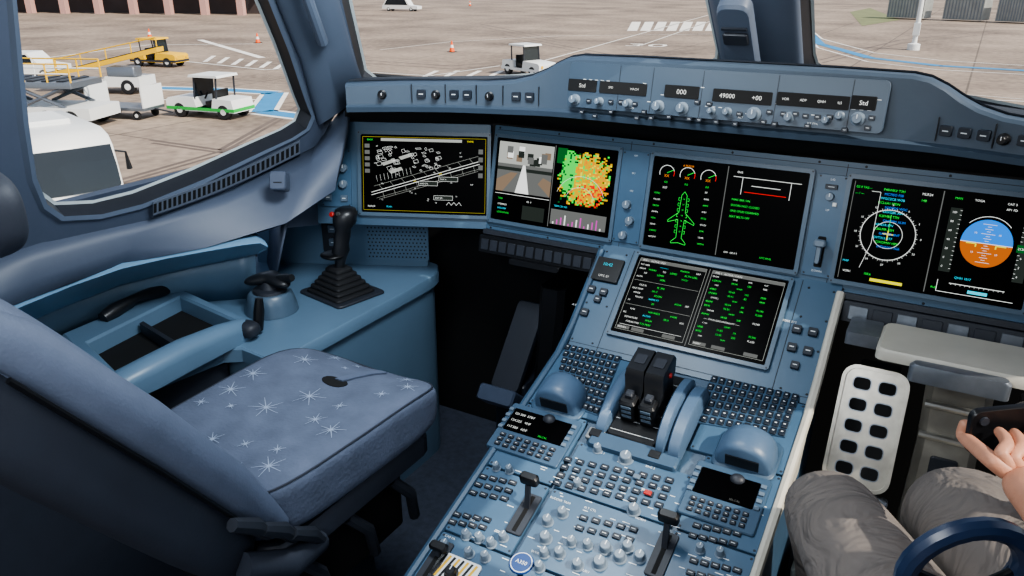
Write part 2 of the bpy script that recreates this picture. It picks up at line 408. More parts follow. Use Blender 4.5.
# D1 airport map
G=Gx(*display(SIDE,[(363,133),(491,138),(484,217),(361,210)],'airport map display with yellow outline'))
G.ln([(.015,.03),(.985,.03),(.985,.97),(.015,.97)],'yd',.0010,True)
G.rect(.16,.045,.80,.08,'lg');G.T(.05,.065,'BACK','g',.006);G.T(.84,.065,'OANS','y',.006)
def ry(x,o): return .76+o-(x-.08)*.50
G.ln([(.08,ry(.08,-.02)),(.94,ry(.94,-.02))],'w',.0013);G.ln([(.08,ry(.08,.015)),(.94,ry(.94,.015))],'w',.0013)
G.ln([(.10,ry(.10,-.09)),(.93,ry(.93,-.09))],'lg',.0006);G.ln([(.12,ry(.12,.075)),(.93,ry(.93,.075))],'lg',.0006);G.ln([(.14,ry(.14,.10)),(.93,ry(.93,.10))],'lg',.0006)
for i in range(9):
    x=.14+i*.09;G.ln([(x,ry(x,-.09)),(x+.03,ry(x+.03,-.02))],'lg',.0006)
    G.ln([(x+.03,ry(x+.03,.015)),(x+.045,ry(x+.045,.10))],'lg',.0006)
for x0,y0 in((.16,.36),(.30,.28),(.22,.46)):
    G.poly([(x0,y0),(x0+.10,y0-.055),(x0+.115,y0-.02),(x0+.02,y0+.035)],'lg')
for i in range(46):
    x=.10+random.random()*.5;y=.15+random.random()*.30
    if y>ry(x,-.12):continue
    w=.01+random.random()*.03;h=.01+random.random()*.03
    G.ln([(x,y),(x+w,y-h*.5),(x+w+.01,y+h*.6),(x+.01,y+h)],'w',.0006,True)
for i in range(10): G.ln([(.12+i*.03,.52-i*.012),(.13+i*.03,.60-i*.012)],'w',.0005)
for i in range(26):
    x=.1+random.random()*.78;G.T(x,.12+random.random()*.78,rtxt(2),'w',.0042)
G.T(.42,ry(.42,-.01),'07L','y',.005);G.T(.62,ry(.62,-.01),'25R','y',.005)
for x,y,t in((.46,.58,'GND CTL'),(.62,.52,'TWY A'),(.58,.76,'RWY 07L')):
    G.rect(x,y,x+.15,y+.055,'dg');G.ln([(x,y),(x+.15,y),(x+.15,y+.055),(x,y+.055)],'w',.0006,True);G.T(x+.01,y+.03,t,'w',.005)
G.ln([(.68,.88),(.70,.84),(.72,.88),(.74,.84),(.76,.88),(.78,.84),(.8,.88)],'w',.0008)
G.T(.05,.92,'RANGE','w',.006);G.T(.2,.92,'PLAN','c',.006)
for i in range(5):G.rect(.03,.12+i*.08,.07,.17+i*.08,'gr')
for i in range(4):G.rect(.93,.16+i*.1,.965,.22+i*.1,'gr')
G.done()
# D2 taxi camera and terrain radar
G=Gx(*display(MIP,[(499,138),(621,150),(609,236),(492,220)],'split display with taxi camera and terrain radar'))
G.rect(.02,.04,.49,.36,'lg');G.rect(.02,.3,.49,.64,'gr')
for i in range(16): 
    x=.03+random.random()*.4;y=.08+random.random()*.14;G.rect(x,y,x+.05,y+.08,random.choice(['dg','w','gr','tan']))
G.rect(.02,.34,.49,.38,'dg');G.poly([(.24,.30),(.26,.30),(.31,.64),(.19,.64)],'w');G.poly([(.02,.5),(.14,.40),(.2,.40),(.08,.64),(.02,.64)],'tan');G.poly([(.42,.42),(.49,.46),(.49,.64),(.38,.5)],'tan')
G.ln([(.02,.67),(.49,.67)],'w');G.T(.05,.73,'TAXI','g',.006);G.T(.3,.73,'GS  0','w',.006)
for r in range(3):G.T(.05,.80+r*.05,rtxt(9),['w','c','g'][r],.0055)
G.rect(.27,.78,.46,.95,'dg');G.ln([(.5,.02),(.5,.98)],'gr',.002)
# terrain picture on a coarse cell grid
G.rect(.52,.04,.60,.22,'dgr')
nx,ny=30,32
for j in range(ny):
    for i in range(nx):
        x=.54+.42*i/nx;y=.06+.62*j/ny
        dx=(x-.77)/.19;dy=(y-.38)/.31;nz=random.random()*.45
        d=math.hypot(dx,dy)+nz-.2+.12*sin(i*1.1+j*.7)
        gx=math.hypot((x-.62)/.075,(y-.30)/.30)+random.random()*.3
        c=None
        if gx<.95:c='g' if random.random()<.85 else 'dgr'
        elif d<.95:
            c=random.choice(['gold','gold','gold','y','gold','g','a'])
            if y>.42 and x>.72 and random.random()<.32:c='r'
        elif d<1.12:c=random.choice(['dgr','g',None,None,'gold'])
        if c:G.rect(x,y,x+.0145,y+.0200,c)
G.arc(.74,.66,.2,20,160,'w',.0007);G.arc(.74,.66,.12,20,160,'w',.0007)
G.ln([(.74,.1),(.74,.68)],'g',.0010)
G.rect(.52,.76,.97,.94,'gr')
for i in range(13):G.rect(.54+i*.032,.93-(i%4)*.03-.02,.55+i*.032,.935,'m' if i%3 else 'w')
G.T(.54,.72,'TERR ON ND','c',.006);G.done()
# D3 engine / systems
G=Gx(*display(MIP,[(656,157),(811,172),(795,268),(643,246)],'engine and systems display with green aircraft synoptic'))
G.ln([(.5,.02),(.5,.98)],'gr',.002)
for x in(.1,.24,.38):
    G.arc(x,.17,.05,-20,200,'w',.0012);G.arc(x,.17,.05,-20,20,'r',.0014);G.ln([(x,.17),(x+.045,.13)],'g',.0012);G.T(x,.2,'XX','a',.008,'c');G.T(x,.27,'0.0','g',.006,'c')
G.T(.24,.07,'A FLOOR','a',.006,'c');G.T(.1,.33,'EGT','w',.006,'c');G.T(.38,.33,'FF','w',.006,'c')
G.ln([(.24,.35),(.222,.39),(.218,.58),(.15,.68),(.15,.70),(.218,.66),(.222,.86),(.19,.91),(.19,.93),(.24,.915),(.29,.93),(.29,.91),(.258,.86),(.262,.66),(.33,.70),(.33,.68),(.262,.58),(.258,.39)],'g',.0012,True)
for i in range(7):
    G.ln([(.215,.42+i*.06),(.205,.42+i*.06),(.205,.45+i*.06),(.215,.45+i*.06)],'g',.0009);G.ln([(.265,.42+i*.06),(.275,.42+i*.06),(.275,.45+i*.06),(.265,.45+i*.06)],'g',.0009)
    G.T(.24,.43+i*.06,random.choice(['17','18','16']),'g',.0045,'c')
for i in range(8):
    G.T(.03,.40+i*.07,rtxt(5),'w' if i%2 else 'g',.005);G.T(.37,.40+i*.07,rtxt(4),'g' if i%2 else 'w',.005)
G.T(.56,.07,'ENG','w',.006);G.ln([(.54,.12),(.96,.12)],'w');G.ln([(.6,.12),(.6,.3)],'w');G.ln([(.9,.12),(.9,.3)],'w');G.ln([(.62,.27),(.88,.27)],'r',.0014);G.ln([(.66,.2),(.84,.2)],'w',.0012)
for i,t in enumerate(['PARK BRK ON','DOORS NOT CLOSED','GND SPLRS DISARMED','SEAT BELTS OFF']):G.T(.55,.36+i*.06,t,'g',.0062)
G.T(.55,.93,'GW  187.4 T','w',.0055);G.T(.78,.93,'UTC 09:42','g',.0055);G.done()
# D4
a4=MIP.uv(853,178)[0]
G=Gx(*display(MIP,None,'navigation and primary flight display with blue and brown horizon',[(a4,.1035),(a4+.334,.1035),(a4+.334,-.1035),(a4,-.1035)]))
G.ln([(.5,.02),(.5,.98)],'gr',.002);G.ln([(.02,.02),(.02,.98)],'gr',.0014)
G.arc(.25,.5,.15,0,360,'w',.0012,48);G.arc(.25,.5,.08,0,360,'w',.0009,36)
for i in range(72):
    t=radians(i*5);asp=G.w/G.h;k=.162 if i%2==0 else .156;G.ln([(.25+.15*cos(t),.5-.15*asp*sin(t)),(.25+k*cos(t),.5-k*asp*sin(t))],'w',.0007)
for i in range(12):
    t=radians(i*30);G.T(.25+.180*cos(t),.5-.180*asp*sin(t),str(i*3),'w',.0055,'c')
G.ln([(.25,.45),(.25,.55)],'y',.0022);G.ln([(.22,.49),(.28,.49)],'y',.0022);G.ln([(.25,.3),(.25,.46)],'g',.001)
for i in range(14):
    G.T(.16+.05*random.random(),.07+i*.042,rtxt(6)+' '+rtxt(3),'sky' if i%3==1 else ('c' if i%3 else 'g'),.0066)
G.ln([(.12,.1),(.17,.1),(.17,.6),(.13,.85)],'w',.0008)
G.T(.03,.07,'GS 0 TAS---','g',.006);G.T(.03,.13,'--- / ---','g',.006);G.T(.39,.07,'MLR24','w',.0066);G.T(.39,.13,'148','g',.0066)
G.T(.04,.9,'VOR1','w',.0062);G.T(.16,.9,'108.6','g',.0062);G.rect(.2,.935,.38,.965,'y');G.T(.03,.8,'MAP','c',.006)
def disc(x,y,rx,ry_,a0,a1,c): G.poly([(x+rx*cos(radians(a0+(a1-a0)*i/24)),y-ry_*sin(radians(a0+(a1-a0)*i/24))) for i in range(25)],c)
disc(.76,.45,.13,.22,0,180,'sky');disc(.76,.45,.13,.22,180,360,'brn');G.ln([(.63,.45),(.89,.45)],'w',.0012)
for i in range(-8,9):
    w_=.035 if i%4==0 else (.02 if i%2==0 else .01)
    if i:G.ln([(.76-w_,.45+i*.022),(.76+w_,.45+i*.022)],'w',.0007)
G.T(.69,.36,'10','w',.005);G.T(.81,.36,'10','w',.005);G.T(.69,.54,'10','w',.005);G.T(.81,.54,'10','w',.005)
G.ln([(.66,.46),(.71,.46),(.71,.49)],'y',.0024);G.ln([(.86,.46),(.81,.46),(.81,.49)],'y',.0024);G.arc(.76,.42,.135,40,140,'w',.001)
G.rect(.55,.16,.61,.76,'dg');G.rect(.92,.16,.975,.76,'dg')
for i in range(14):
    G.ln([(.60,.18+i*.042),(.61,.18+i*.042)],'w',.0007);G.ln([(.92,.18+i*.042),(.93,.18+i*.042)],'w',.0007)
for i in range(7):
    G.T(.56,.2+i*.085,str(100-i*20) if i<6 else '0','w',.0055);G.T(.935,.2+i*.085,'%d'%(10-i),'w',.0055)
G.T(.56,.07,'MAN','g',.0058);G.T(.66,.07,'TOGA','w',.0058);G.T(.82,.07,'CAT 3','w',.0058);G.T(.82,.12,'AP1 FD','w',.0058)
G.rect(.91,.42,.98,.49,'dgr');G.T(.915,.455,'2120','w',.006);G.T(.64,.8,'QNH 1017','c',.0062);G.ln([(.62,.86),(.9,.86)],'w',.0012)
for i in range(12):G.ln([(.63+i*.024,.86),(.63+i*.024,.875)],'w',.0006)
G.T(.53,.92,'RUD','g',.0055);G.rect(.72,.9,.82,.93,'c');G.ln([(.56,.84),(.56,.95),(.95,.95)],'w',.001);G.done()
# D6
G=Gx(*display(D6F,[(635,257),(790,281),(765,366),(615,334)],'lower display with green and white flight management text'))
G.ln([(.5,.02),(.5,.98)],'gr',.002)
G.ln([(.02,.03),(.48,.03),(.48,.95),(.02,.95)],'lg',.0007,True);G.ln([(.52,.03),(.98,.03),(.98,.95),(.52,.95)],'lg',.0007,True)
G.rect(.02,.03,.48,.07,'gr');G.rect(.52,.03,.98,.07,'gr');G.T(.04,.052,'FMS 1   ACTIVE / INIT','w',.0058);G.T(.54,.052,'FMS 1   ACTIVE / F-PLN','w',.0058)
L1=['FLT NBR','FROM','TO','ALTN','CPNY RTE','CRZ FL','CRZ TEMP','MODE','TROPO','CI','TRIP WIND','NAV','IRS','DEPARTURE','FUEL&LOAD']
V1=['----------','VHHH','LEMD','LEBL','HD002','FL 390','-56 C','ECON','36090 FT','20','HD002','NAVAIDS','ALIGN','RPLN','T.O PERF']
for i in range(15):
    y=.11+i*.052
    if i in(1,):
        G.T(.035,y,'FROM','w',.0056);G.T(.10,y,'VHHH','g',.0066);G.T(.20,y,'TO','w',.0056);G.T(.25,y,'LEMD','g',.0066);G.T(.35,y,'ALTN LEBL','g',.0062);continue
    if i in(4,10):
        G.ln([(.03,y),(.47,y)],'lg',.0006);continue
    G.T(.035+.02*(i%3),y,L1[i],'w',.0056);G.T(.17+.03*(i%2),y,V1[i],'g' if i%4 else 'c',.0064)
    if random.random()<.55:G.T(.31+random.random()*.04,y,rtxt(random.choice([3,4,6])),'g',.0060)
    if i%4==0:G.T(.42,y,rtxt(3),'w',.0056)
G.T(.53,.10,'FROM','w',.005);G.T(.66,.10,'TIME','w',.005);G.T(.76,.10,'SPD','w',.005);G.T(.86,.10,'ALT','w',.005)
for i in range(14):
    y=.15+i*.052
    if i%3==1: G.T(.56,y,random.choice(['C124','DIRECT','H60','TRK080','(DECEL)']),'w',.0048);G.T(.70,y,'%dNM'%random.randint(3,60),'g',.0050);continue
    if i==9: G.T(.56,y,'----- F-PLN DISCONTINUITY -----','w',.0054);continue
    G.T(.535,y,rtxt(random.choice([4,5,6])),'g',.0064);G.T(.66,y,'%02d:%02d'%(i,random.randint(0,59)),'g',.0060);G.T(.76,y,'.%d'%random.randint(60,85) if i%2 else str(120+i*11),'g',.0060);G.T(.86,y,'FL'+str(80+i*20) if i>4 else str(900+i*1300),'g' if i%4 else 'w',.0060)
G.ln([(.04,.885),(.46,.885)],'w',.0007)
for x in(.03,.13,.34,.54,.66,.86):G.rect(x,.9,x+.085,.94,'gr')
G.T(.035,.92,'RETURN','w',.005);G.T(.545,.92,'INSERT','w',.005);G.done()
def plate(fr,px,m=PLATE,h=.004):
    q=quad(fr,*px);a0=(q[0][0]+q[3][0])/2;a1=(q[1][0]+q[2][0])/2;b1=(q[0][1]+q[1][1])/2;b0=(q[2][1]+q[3][1])/2
    mb=MB();mb.box(fr,a0,b0,a1,b1,0,h,m,r=.003,ch=.0008)
    for x,y in((a0+.005,b0+.005),(a1-.005,b0+.005),(a0+.005,b1-.005),(a1-.005,b1-.005)):mb.lathe(fr,x,y,[(.0022,h),(.0018,h+.0006)],DKG,8)
    return mb,a0,b0,a1,b1
mb,a0,b0,a1,b1=plate(MIP,[(624,150),(652,153),(638,245),(612,240)])
for i in range(5):
    yy=b0+(b1-b0)*(.12+.19*i);mb.text(MIP,(a0+a1)/2,yy+.014,.005,['OFF','BRT','OFF','BRT','OFF'][i],LEG,.0046,'c')
mb.obj('switch_plate',IP)
for i in range(3): knob(IP,MIP,(a0+a1)/2-.006+.012*(i%2),b0+(b1-b0)*(.08+.17*i),.0105,.016)
mb,a0,b0,a1,b1=plate(MIP,[(818,173),(848,176),(832,279),(802,274)]);am=(a0+a1)/2
mb.text(MIP,am,b1-.012,.006,'L/G',LEG,.0046,'c');mb.text(MIP,am,b0+.01,.006,'DOWN',LEG,.0046,'c');mb.text(MIP,am,b1-.075,.006,'UP',LEG,.0046,'c')
mb.box(MIP,am-.008,b0+.02,am+.008,b0+.085,.004,.0045,BLKM,r=.003)
mb.obj('switch_plate',IP)
mb=MB();mb.box(MIP,am-.004,b0+.03,am+.004,b0+.075,.0045,.03,KNB,r=.003,ch=.001);mb.box(MIP,am-.012,b0+.065,am+.012,b0+.08,.02,.036,KNB,r=.006,ch=.003);mb.obj('gear_lever',IP,label='small landing gear lever with wheel-shaped tip')
knob(IP,MIP,am,b1-.045,.009,.014);button(IP,MIP,am,b1-.025,.012,.005);button(IP,MIP,am+.012,b1-.06,.004,.004,WHT,leg=False)
mb,a0,b0,a1,b1=plate(SIDE,[(322,148),(352,150),(351,207),(321,206)]);mb.obj('switch_plate',IP)
for (u,v) in((330,168),(344,168),(344,184)): knob(IP,SIDE,*SIDE.uv(u,v),.011,.014)
for (u,v) in((330,184),(329,197),(345,198),(330,156)): button(IP,SIDE,*SIDE.uv(u,v),.009,.008,KEYL)
mb=MB();q=quad(D6F,(597,257),(624,261),(617,285),(590,280));a0,b1=q[0];a1,b0=q[2];mb.box(D6F,a0,b0,a1,b1,0,.008,BLK,r=.003,ch=.001)
mb.text(D6F,(a0+a1)/2,b1-.022,.011,'10:42',E['c'],.0085,'c');mb.text(D6F,(a0+a1)/2,b0+.01,.008,'UTC 21',E['w'],.0085,'c');mb.obj('clock',IP,label='small black digital clock')
for u,v,w in((592,290,.009),(604,293,.009),(598,300,.008),(585,313,.009),(797,330,.009),(813,333,.009),(792,348,.009),(808,352,.009),(795,366,.008)):
    button(IP,D6F,*D6F.uv(u,v),w,w,base=0,top=.008)
mb=MB();mb.text(D6F,*D6F.uv(782,321),.007,'TERR SYS',LEG,.001);mb.obj('legend',IP,smooth=0)
mb=MB();mb.text(D6F,*D6F.uv(572,305),.006,'ALTN BRK',LEG,.001);mb.obj('legend',IP,smooth=0)
mb=MB();mb.box(MIP,-.60,-.185,-.275,-.142,-.06,.03,BLK,r=.004,ch=.003);mb.box(MIP,-.50,-.20,-.36,-.185,-.06,.045,BLK,r=.004,ch=.003)
for i in range(12):
    x=-.59+i*.026;mb.box(MIP,x,-.178,x+.021,-.15,.03,.033,DKG,r=.002,ch=.001)
mb.obj('stowed_table_edge',IP,label='black stowed folding table edge')
mb=MB();mb.box(MIP,.275,-.185,.62,-.142,-.06,.02,DKG,r=.004,ch=.003)
for i in range(7):
    x=.29+i*.045;mb.box(MIP,x,-.178,x+.036,-.15,.02,.023,DKG if i%2 else GRY,r=.002,ch=.001)
mb.obj('stowed_table_edge',IP,label='grey stowed folding table edge')
# ================================================================ GLARESHIELD
GS=empty('glareshield',(0,1.45,1.2),'dark blue-grey glareshield with the flight control unit, under the windshield','glareshield')
ST_=[(0,1.381,1.320),(.20,1.381,1.320),(.330,1.381,1.318),(.358,1.380,1.313),(.385,1.378,1.300),(.41,1.373,1.284),(.44,1.365,1.270),(.48,1.353,1.260),(.54,1.335,1.255),(.62,1.31,1.253),(.73,1.255,1.252),(.83,1.19,1.25)]
def gst(s_):
    o=[]
    for i,(x,y,z) in enumerate(ST_):
        nx=ST_[min(i+1,len(ST_)-1)];px=ST_[max(0,i-1)];t=V((nx[0]-px[0],nx[1]-px[1],0)).normalized();nrm=V((-t.y,t.x,0))
        by=1.64 if x<.1 else 1.64-(x-.1)*(.31/.815);bz=1.275-.04*x/.9
        p=V((x,y,z));b=V((x+ (0 if x<.35 else (x-.35)*.18),by,bz));zb=1.187
        r=[b,p+nrm*.03+V((0,0,.001)),p+nrm*.006,p-V((0,0,.006)),V((p.x,p.y,zb+.016))-nrm*.002,V((p.x,p.y,zb+.012))-nrm*.014,V((p.x,p.y,zb))-nrm*.010,V((p.x,p.y,zb))+nrm*.09,b-V((0,0,.07))]
        o.append([V((s_*q.x,q.y,q.z)) for q in r])
    return o
mb=MB();g1=gst(1);g2=gst(-1);mb.loft(g2[::-1]+g1[1:],GLARE);mb.obj('glareshield_body',GS,smooth=40)
mb=MB();mb.loft([[r[0]+V((0,0,.004)),r[1]+V((0,.006,.004)),r[1]+V((0,.006,.001)),r[0]+V((0,0,.001))] for r in g2[::-1]+g1[1:]],COAM);mb.obj('coaming_cover',GS)
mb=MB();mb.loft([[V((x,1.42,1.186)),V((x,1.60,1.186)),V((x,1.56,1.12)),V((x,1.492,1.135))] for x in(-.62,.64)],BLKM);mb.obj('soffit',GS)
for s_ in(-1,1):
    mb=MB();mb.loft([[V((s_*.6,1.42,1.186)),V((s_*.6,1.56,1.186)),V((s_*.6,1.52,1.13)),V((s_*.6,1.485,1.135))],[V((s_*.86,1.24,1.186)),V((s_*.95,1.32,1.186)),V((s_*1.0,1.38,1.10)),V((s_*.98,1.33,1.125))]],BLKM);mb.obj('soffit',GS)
aL=FCU.uv(567,90)[0];aR=FCU.uv(885,120)[0]
mb=MB();mb.box(FCU,aL+.004,-.052,aR,.043,0,.004,FPLATE,r=.010,ch=.001)
for px in(617,650,700,775,850):
    a=FCU.uv(px,110)[0];mb.line(FCU,[(a,-.05),(a,.041)],.0012,.0044,SEAM)
for u,t in((632,'SPD'),(683,'HDG'),(742,'ALT'),(815,'V/S FPA')):
    mb.text(FCU,FCU.uv(u,110)[0],-.046,.006,t,LEG,.0044,'c')
for i in range(46):
    a=aL+.015+(aR-aL-.03)*i/45;b=random.choice([-.028,-.012,.008,-.036]);mb.line(FCU,[(a-.0035,b),(a+.0035,b)],.0012,.0045,LEG)
mb.obj('control_unit_faceplate',GS)
def window_(u0,v0,u1,v1,t,sz=.011,c='w'):
    a0,b1=FCU.uv(u0,v0);a1,b0=FCU.uv(u1,v1)
    bm_=(FCU.uv((u0+u1)/2,(v0+v1)/2)[1])
    mb=MB();mb.box(FCU,a0,bm_-.0125,a1,bm_+.0125,.004,.0065,BLKM,r=.002,ch=.0008)
    for i,tt in enumerate(t.split('|')):
        n=len(t.split('|'));mb.text(FCU,a0+(a1-a0)*(i+.5)/n,bm_-sz*.35,sz,tt,E[c],.0068,'c')
    mb.obj('readout_window',GS)
window_(570,79,597,92,'Std',.012);window_(601,82,647,95,'SPD|MACH',.0065);window_(666,86,699,98,'000',.014);window_(714,91,772,103,'49000|+00',.0125)
window_(778,95,849,107,'VOR|ADF|QNH|ILS',.0065);window_(852,98,876,108,'Std',.012)
for u,v,r in((576,102,.009),(600,108,.007),(628,114,.008),(659,107,.010),(683,109,.010),(712,113,.006),(728,112,.007),(754,116,.011),(788,127,.008),(825,128,.007),(840,116,.007),(858,119,.010)):
    a,b=FCU.uv(u,v);b=max(-.036,min(.03,b));knob(GS,FCU,a,b,r,.02,base=.004)
for u,v in((590,101),(612,102),(622,102),(636,104),(645,112),(612,112),(670,117),(698,102),(700,120),(717,122),(736,124),(740,114),(770,112),(775,124),(796,114),(806,116),(818,117),(808,126),(845,130),(868,128),(872,118),(583,112),(596,116),(652,118),(764,122),(830,117),(638,118),(690,119),(710,104),(784,114)):
    button(GS,FCU,*FCU.uv(u,v),.0055,.0045)
def wingfr(s_,x,yv=1.222):
    for i in range(len(ST_)-1):
        if ST_[i][0]<=x<=ST_[i+1][0]:
            t=(x-ST_[i][0])/(ST_[i+1][0]-ST_[i][0]);p=V(ST_[i][:2]+(0,)).lerp(V(ST_[i+1][:2]+(0,)),t);d=V(ST_[i+1][:2]+(0,))-V(ST_[i][:2]+(0,));break
    nrm=V((-d.y,d.x,0)).normalized();p=p-nrm*.004;p.z=yv
    return Fr((s_*p.x,p.y,p.z),(d.x,s_*d.y,0),(0,0,1))
for s_,xs in((-1,(.44,.47,.58,.61,.68)),(1,(.40,.43,.46,.52,.55,.60))):
    for x in xs:
        fr=wingfr(s_,x);button(GS,fr,0,.006,.010,.009,base=-.004,top=.006)
for s_,x in((-1,.53),(-1,.65),(-1,.76),(1,.49),(1,.64),(1,.72)):
    knob(GS,wingfr(s_,x),0,.004,.008,.018,BLK)
for s_,xs in((-1,(.42,.50,.56,.63,.70)),(1,(.385,.475,.575,.66))):
    for x in xs:
        fr=wingfr(s_,x,1.226);mb=MB();mb.box(fr,-.0008,-.018,.0008,.024,-.004,.003,SEAM);mb.obj('panel_seam',GS)
# ================================================================ PEDESTAL
PD=empty('center_pedestal',(0,.9,FLOOR),'blue-grey centre pedestal crowded with keyboards, knobs and levers','control pedestal')
mb=MB();Lp=.80
prof=[(1.26,.74),(1.218,.706),(1.218-Lp*cos(SL),.706-Lp*sin(SL)),(1.218-Lp*cos(SL)+.03,FLOOR),(1.3,FLOOR),(1.42,.88)]
mb.loft([[V((x,y,z-.004)) for y,z in prof] for x in(-.262,.262)],PED)
mb.obj('pedestal_body',PD)
for s_,m in((-1,PED),(1,CREAM)):  # right rail is cream to paint in the sun on that edge
    mb=MB();pts=[MIP.pt(s_*.268,-.13,.012)]+[D6F.pt(s_*.268,-.05,.0),D6F.pt(s_*.268,-.22,.0),PEDF.pt(s_*.268,-.03,.002),PEDF.pt(s_*.268,-.4,.002),PEDF.pt(s_*.268,-.79,.002)]
    mb.tube(pts,.009,m,8);mb.obj('edge_rail',PD)
mb=MB();mb.loft([[V((x,y,z-.006)) for y,z in [(1.21,.70),(1.218-Lp*cos(SL)+.02,.706-Lp*sin(SL)),(1.0,.60),(1.15,.60)]] for x in(.263,.272)],CREAM)
mb.obj('sunlit_side_strip',PD,label='pedestal side strip with sunlight painted in as cream')  # thin strip added to colour the pedestal's right side as sunlit
rows=[(-.262,-.085,-.005,-.185),(.085,.262,-.005,-.185),(-.262,-.12,-.19,-.36),(-.115,.115,-.245,-.36),(.12,.262,-.19,-.36),(-.262,-.12,-.365,-.52),(-.115,.115,-.365,-.52),(.12,.262,-.365,-.52),(-.262,-.09,-.525,-.70),(-.085,.085,-.525,-.70),(.09,.262,-.525,-.70)]
for a0,a1,b1,b0 in rows:
    mb=MB();mb.box(PEDF,a0+.002,b0,a1-.002,b1,0,.005,PLATE,r=.003,ch=.001)
    for x,y in((a0+.007,b0+.006),(a1-.007,b0+.006),(a0+.007,b1-.006),(a1-.007,b1-.006)):mb.lathe(PEDF,x,y,[(.0026,.005),(.002,.0058)],DKG,8)
    mb.obj('control_plate',PD)
for px,nc,nr in((((566,346),(622,359),(598,418),(552,402)),9,8),(((712,378),(800,398),(785,440),(690,424)),11,6)):
    q=quad(PEDF,*px);mb=MB()
    mb.prism(PEDF,q[::-1],.005,.008,PED,ch=.002)
    kb=mb.obj('keyboard',PD);m2=MB();keyblock(m2,PEDF,q,nc,nr,.008,.012,KEY,.72,LEG);k=m2.obj('keys',kb);k['kind']='stuff'
# hand rests: half-round upright shells
for u,v,wd in((563,402,.050),(747,458,.053)):
    a,b=PEDF.uv(u,v);mb=MB();n=18;rs=[]
    for bb,k in((-.036,.86),(-.030,.97),(-.018,1.0),(.010,1.0),(.026,.93),(.036,.72)):
        rs.append([PEDF.pt(a+wd*k*cos(pi*i/n),b+bb,.008+.058*k*sin(pi*i/n)**.85) for i in range(n+1)])
    mb.loft(rs,HOOD)
    mb.box(PEDF,a-.058,b-.048,a+.058,b+.05,.004,.010,PED,r=.02,ch=.002);mb.box(PEDF,a-.030,b-.0385,a+.030,b-.0355,.016,.040,SEAM)
    h=mb.obj('hand_rest',PD,label='half-round upright blue-grey hand rest beside the trackball',smooth=50);m2=MB();m2.pillow(PEDF,a,b-.062,.010,.014,.012,.010,2,DKG,8);m2.obj('trackball',h)
# thrust quadrant
def quadr(a0,a1,b0,b1,hh,m,n=16):
    mb=MB();rs=[]
    for a,k in((a0,.9),(a0+.004,1),(a1-.004,1),(a1,.9)):
        r=[]
        for i in range(n+1):
            t=pi*i/n;r.append(PEDF.pt(a,(b0+b1)/2-(b1-b0)/2*cos(t)*k,hh*k*sin(t)**.8+.004))
        rs.append(r)
    mb.loft(rs,m);return mb
quadr(-.098,-.072,-.215,-.03,.040,HOOD).obj('quadrant_housing',PD,smooth=50)
quadr(.030,.052,-.225,-.03,.062,HOOD).obj('quadrant_housing',PD,smooth=50)
quadr(.054,.082,-.225,-.04,.052,HOOD).obj('quadrant_housing',PD,smooth=50)
mb=MB();mb.box(PEDF,-.072,-.215,.028,-.02,.0,.016,BLK,r=.006,ch=.004);mb.box(PEDF,-.098,-.250,.082,-.215,0,.016,PED,r=.006,ch=.004)
for i in range(6): mb.line(PEDF,[(-.068,-.20+i*.03),(.022,-.20+i*.03)],.001,.0164,LEG)
mb.obj('thrust_quadrant',PD)
for a in(-.044,-.004):
    mb=MB()
    mb.loft([[PEDF.pt(a+x*w,b,h) for x,b in((-1,b0),(1,b0),(1,b1),(-1,b1))] for w,b0,b1,h in((.018,-.155,-.07,.013),(.017,-.140,-.062,.050),(.0185,-.128,-.052,.062),(.0195,-.122,-.046,.092),(.018,-.114,-.052,.104))],GRIP)
    mb.box(PEDF,a-.017,-.172,a+.017,-.140,.018,.066,BLK,r=.006,ch=.005);mb.box(PEDF,a-.008,-.158,a+.008,-.140,.055,.076,DKG,r=.003,ch=.003)
    mb.box(PEDF,a-.011,-.096,a+.011,-.070,.104,.1055,DKG,r=.003)
    for k in range(3): mb.box(Fr(PEDF.pt(a,-.172,.03+.012*k),(1,0,0),PEDF.n),-.010,-.003,.010,.003,-.001,.0015,KEYL)
    l=mb.obj('thrust_lever',PD,label='tall black thrust lever')
    if a>-.01: m2=MB();fr=Fr(PEDF.pt(a+.0195,-.085,.080),(0,1,0),(0,0,1));m2.lathe(fr,0,0,[(.006,0),(.005,.004)],RED,10);m2.obj('disconnect_button',l)
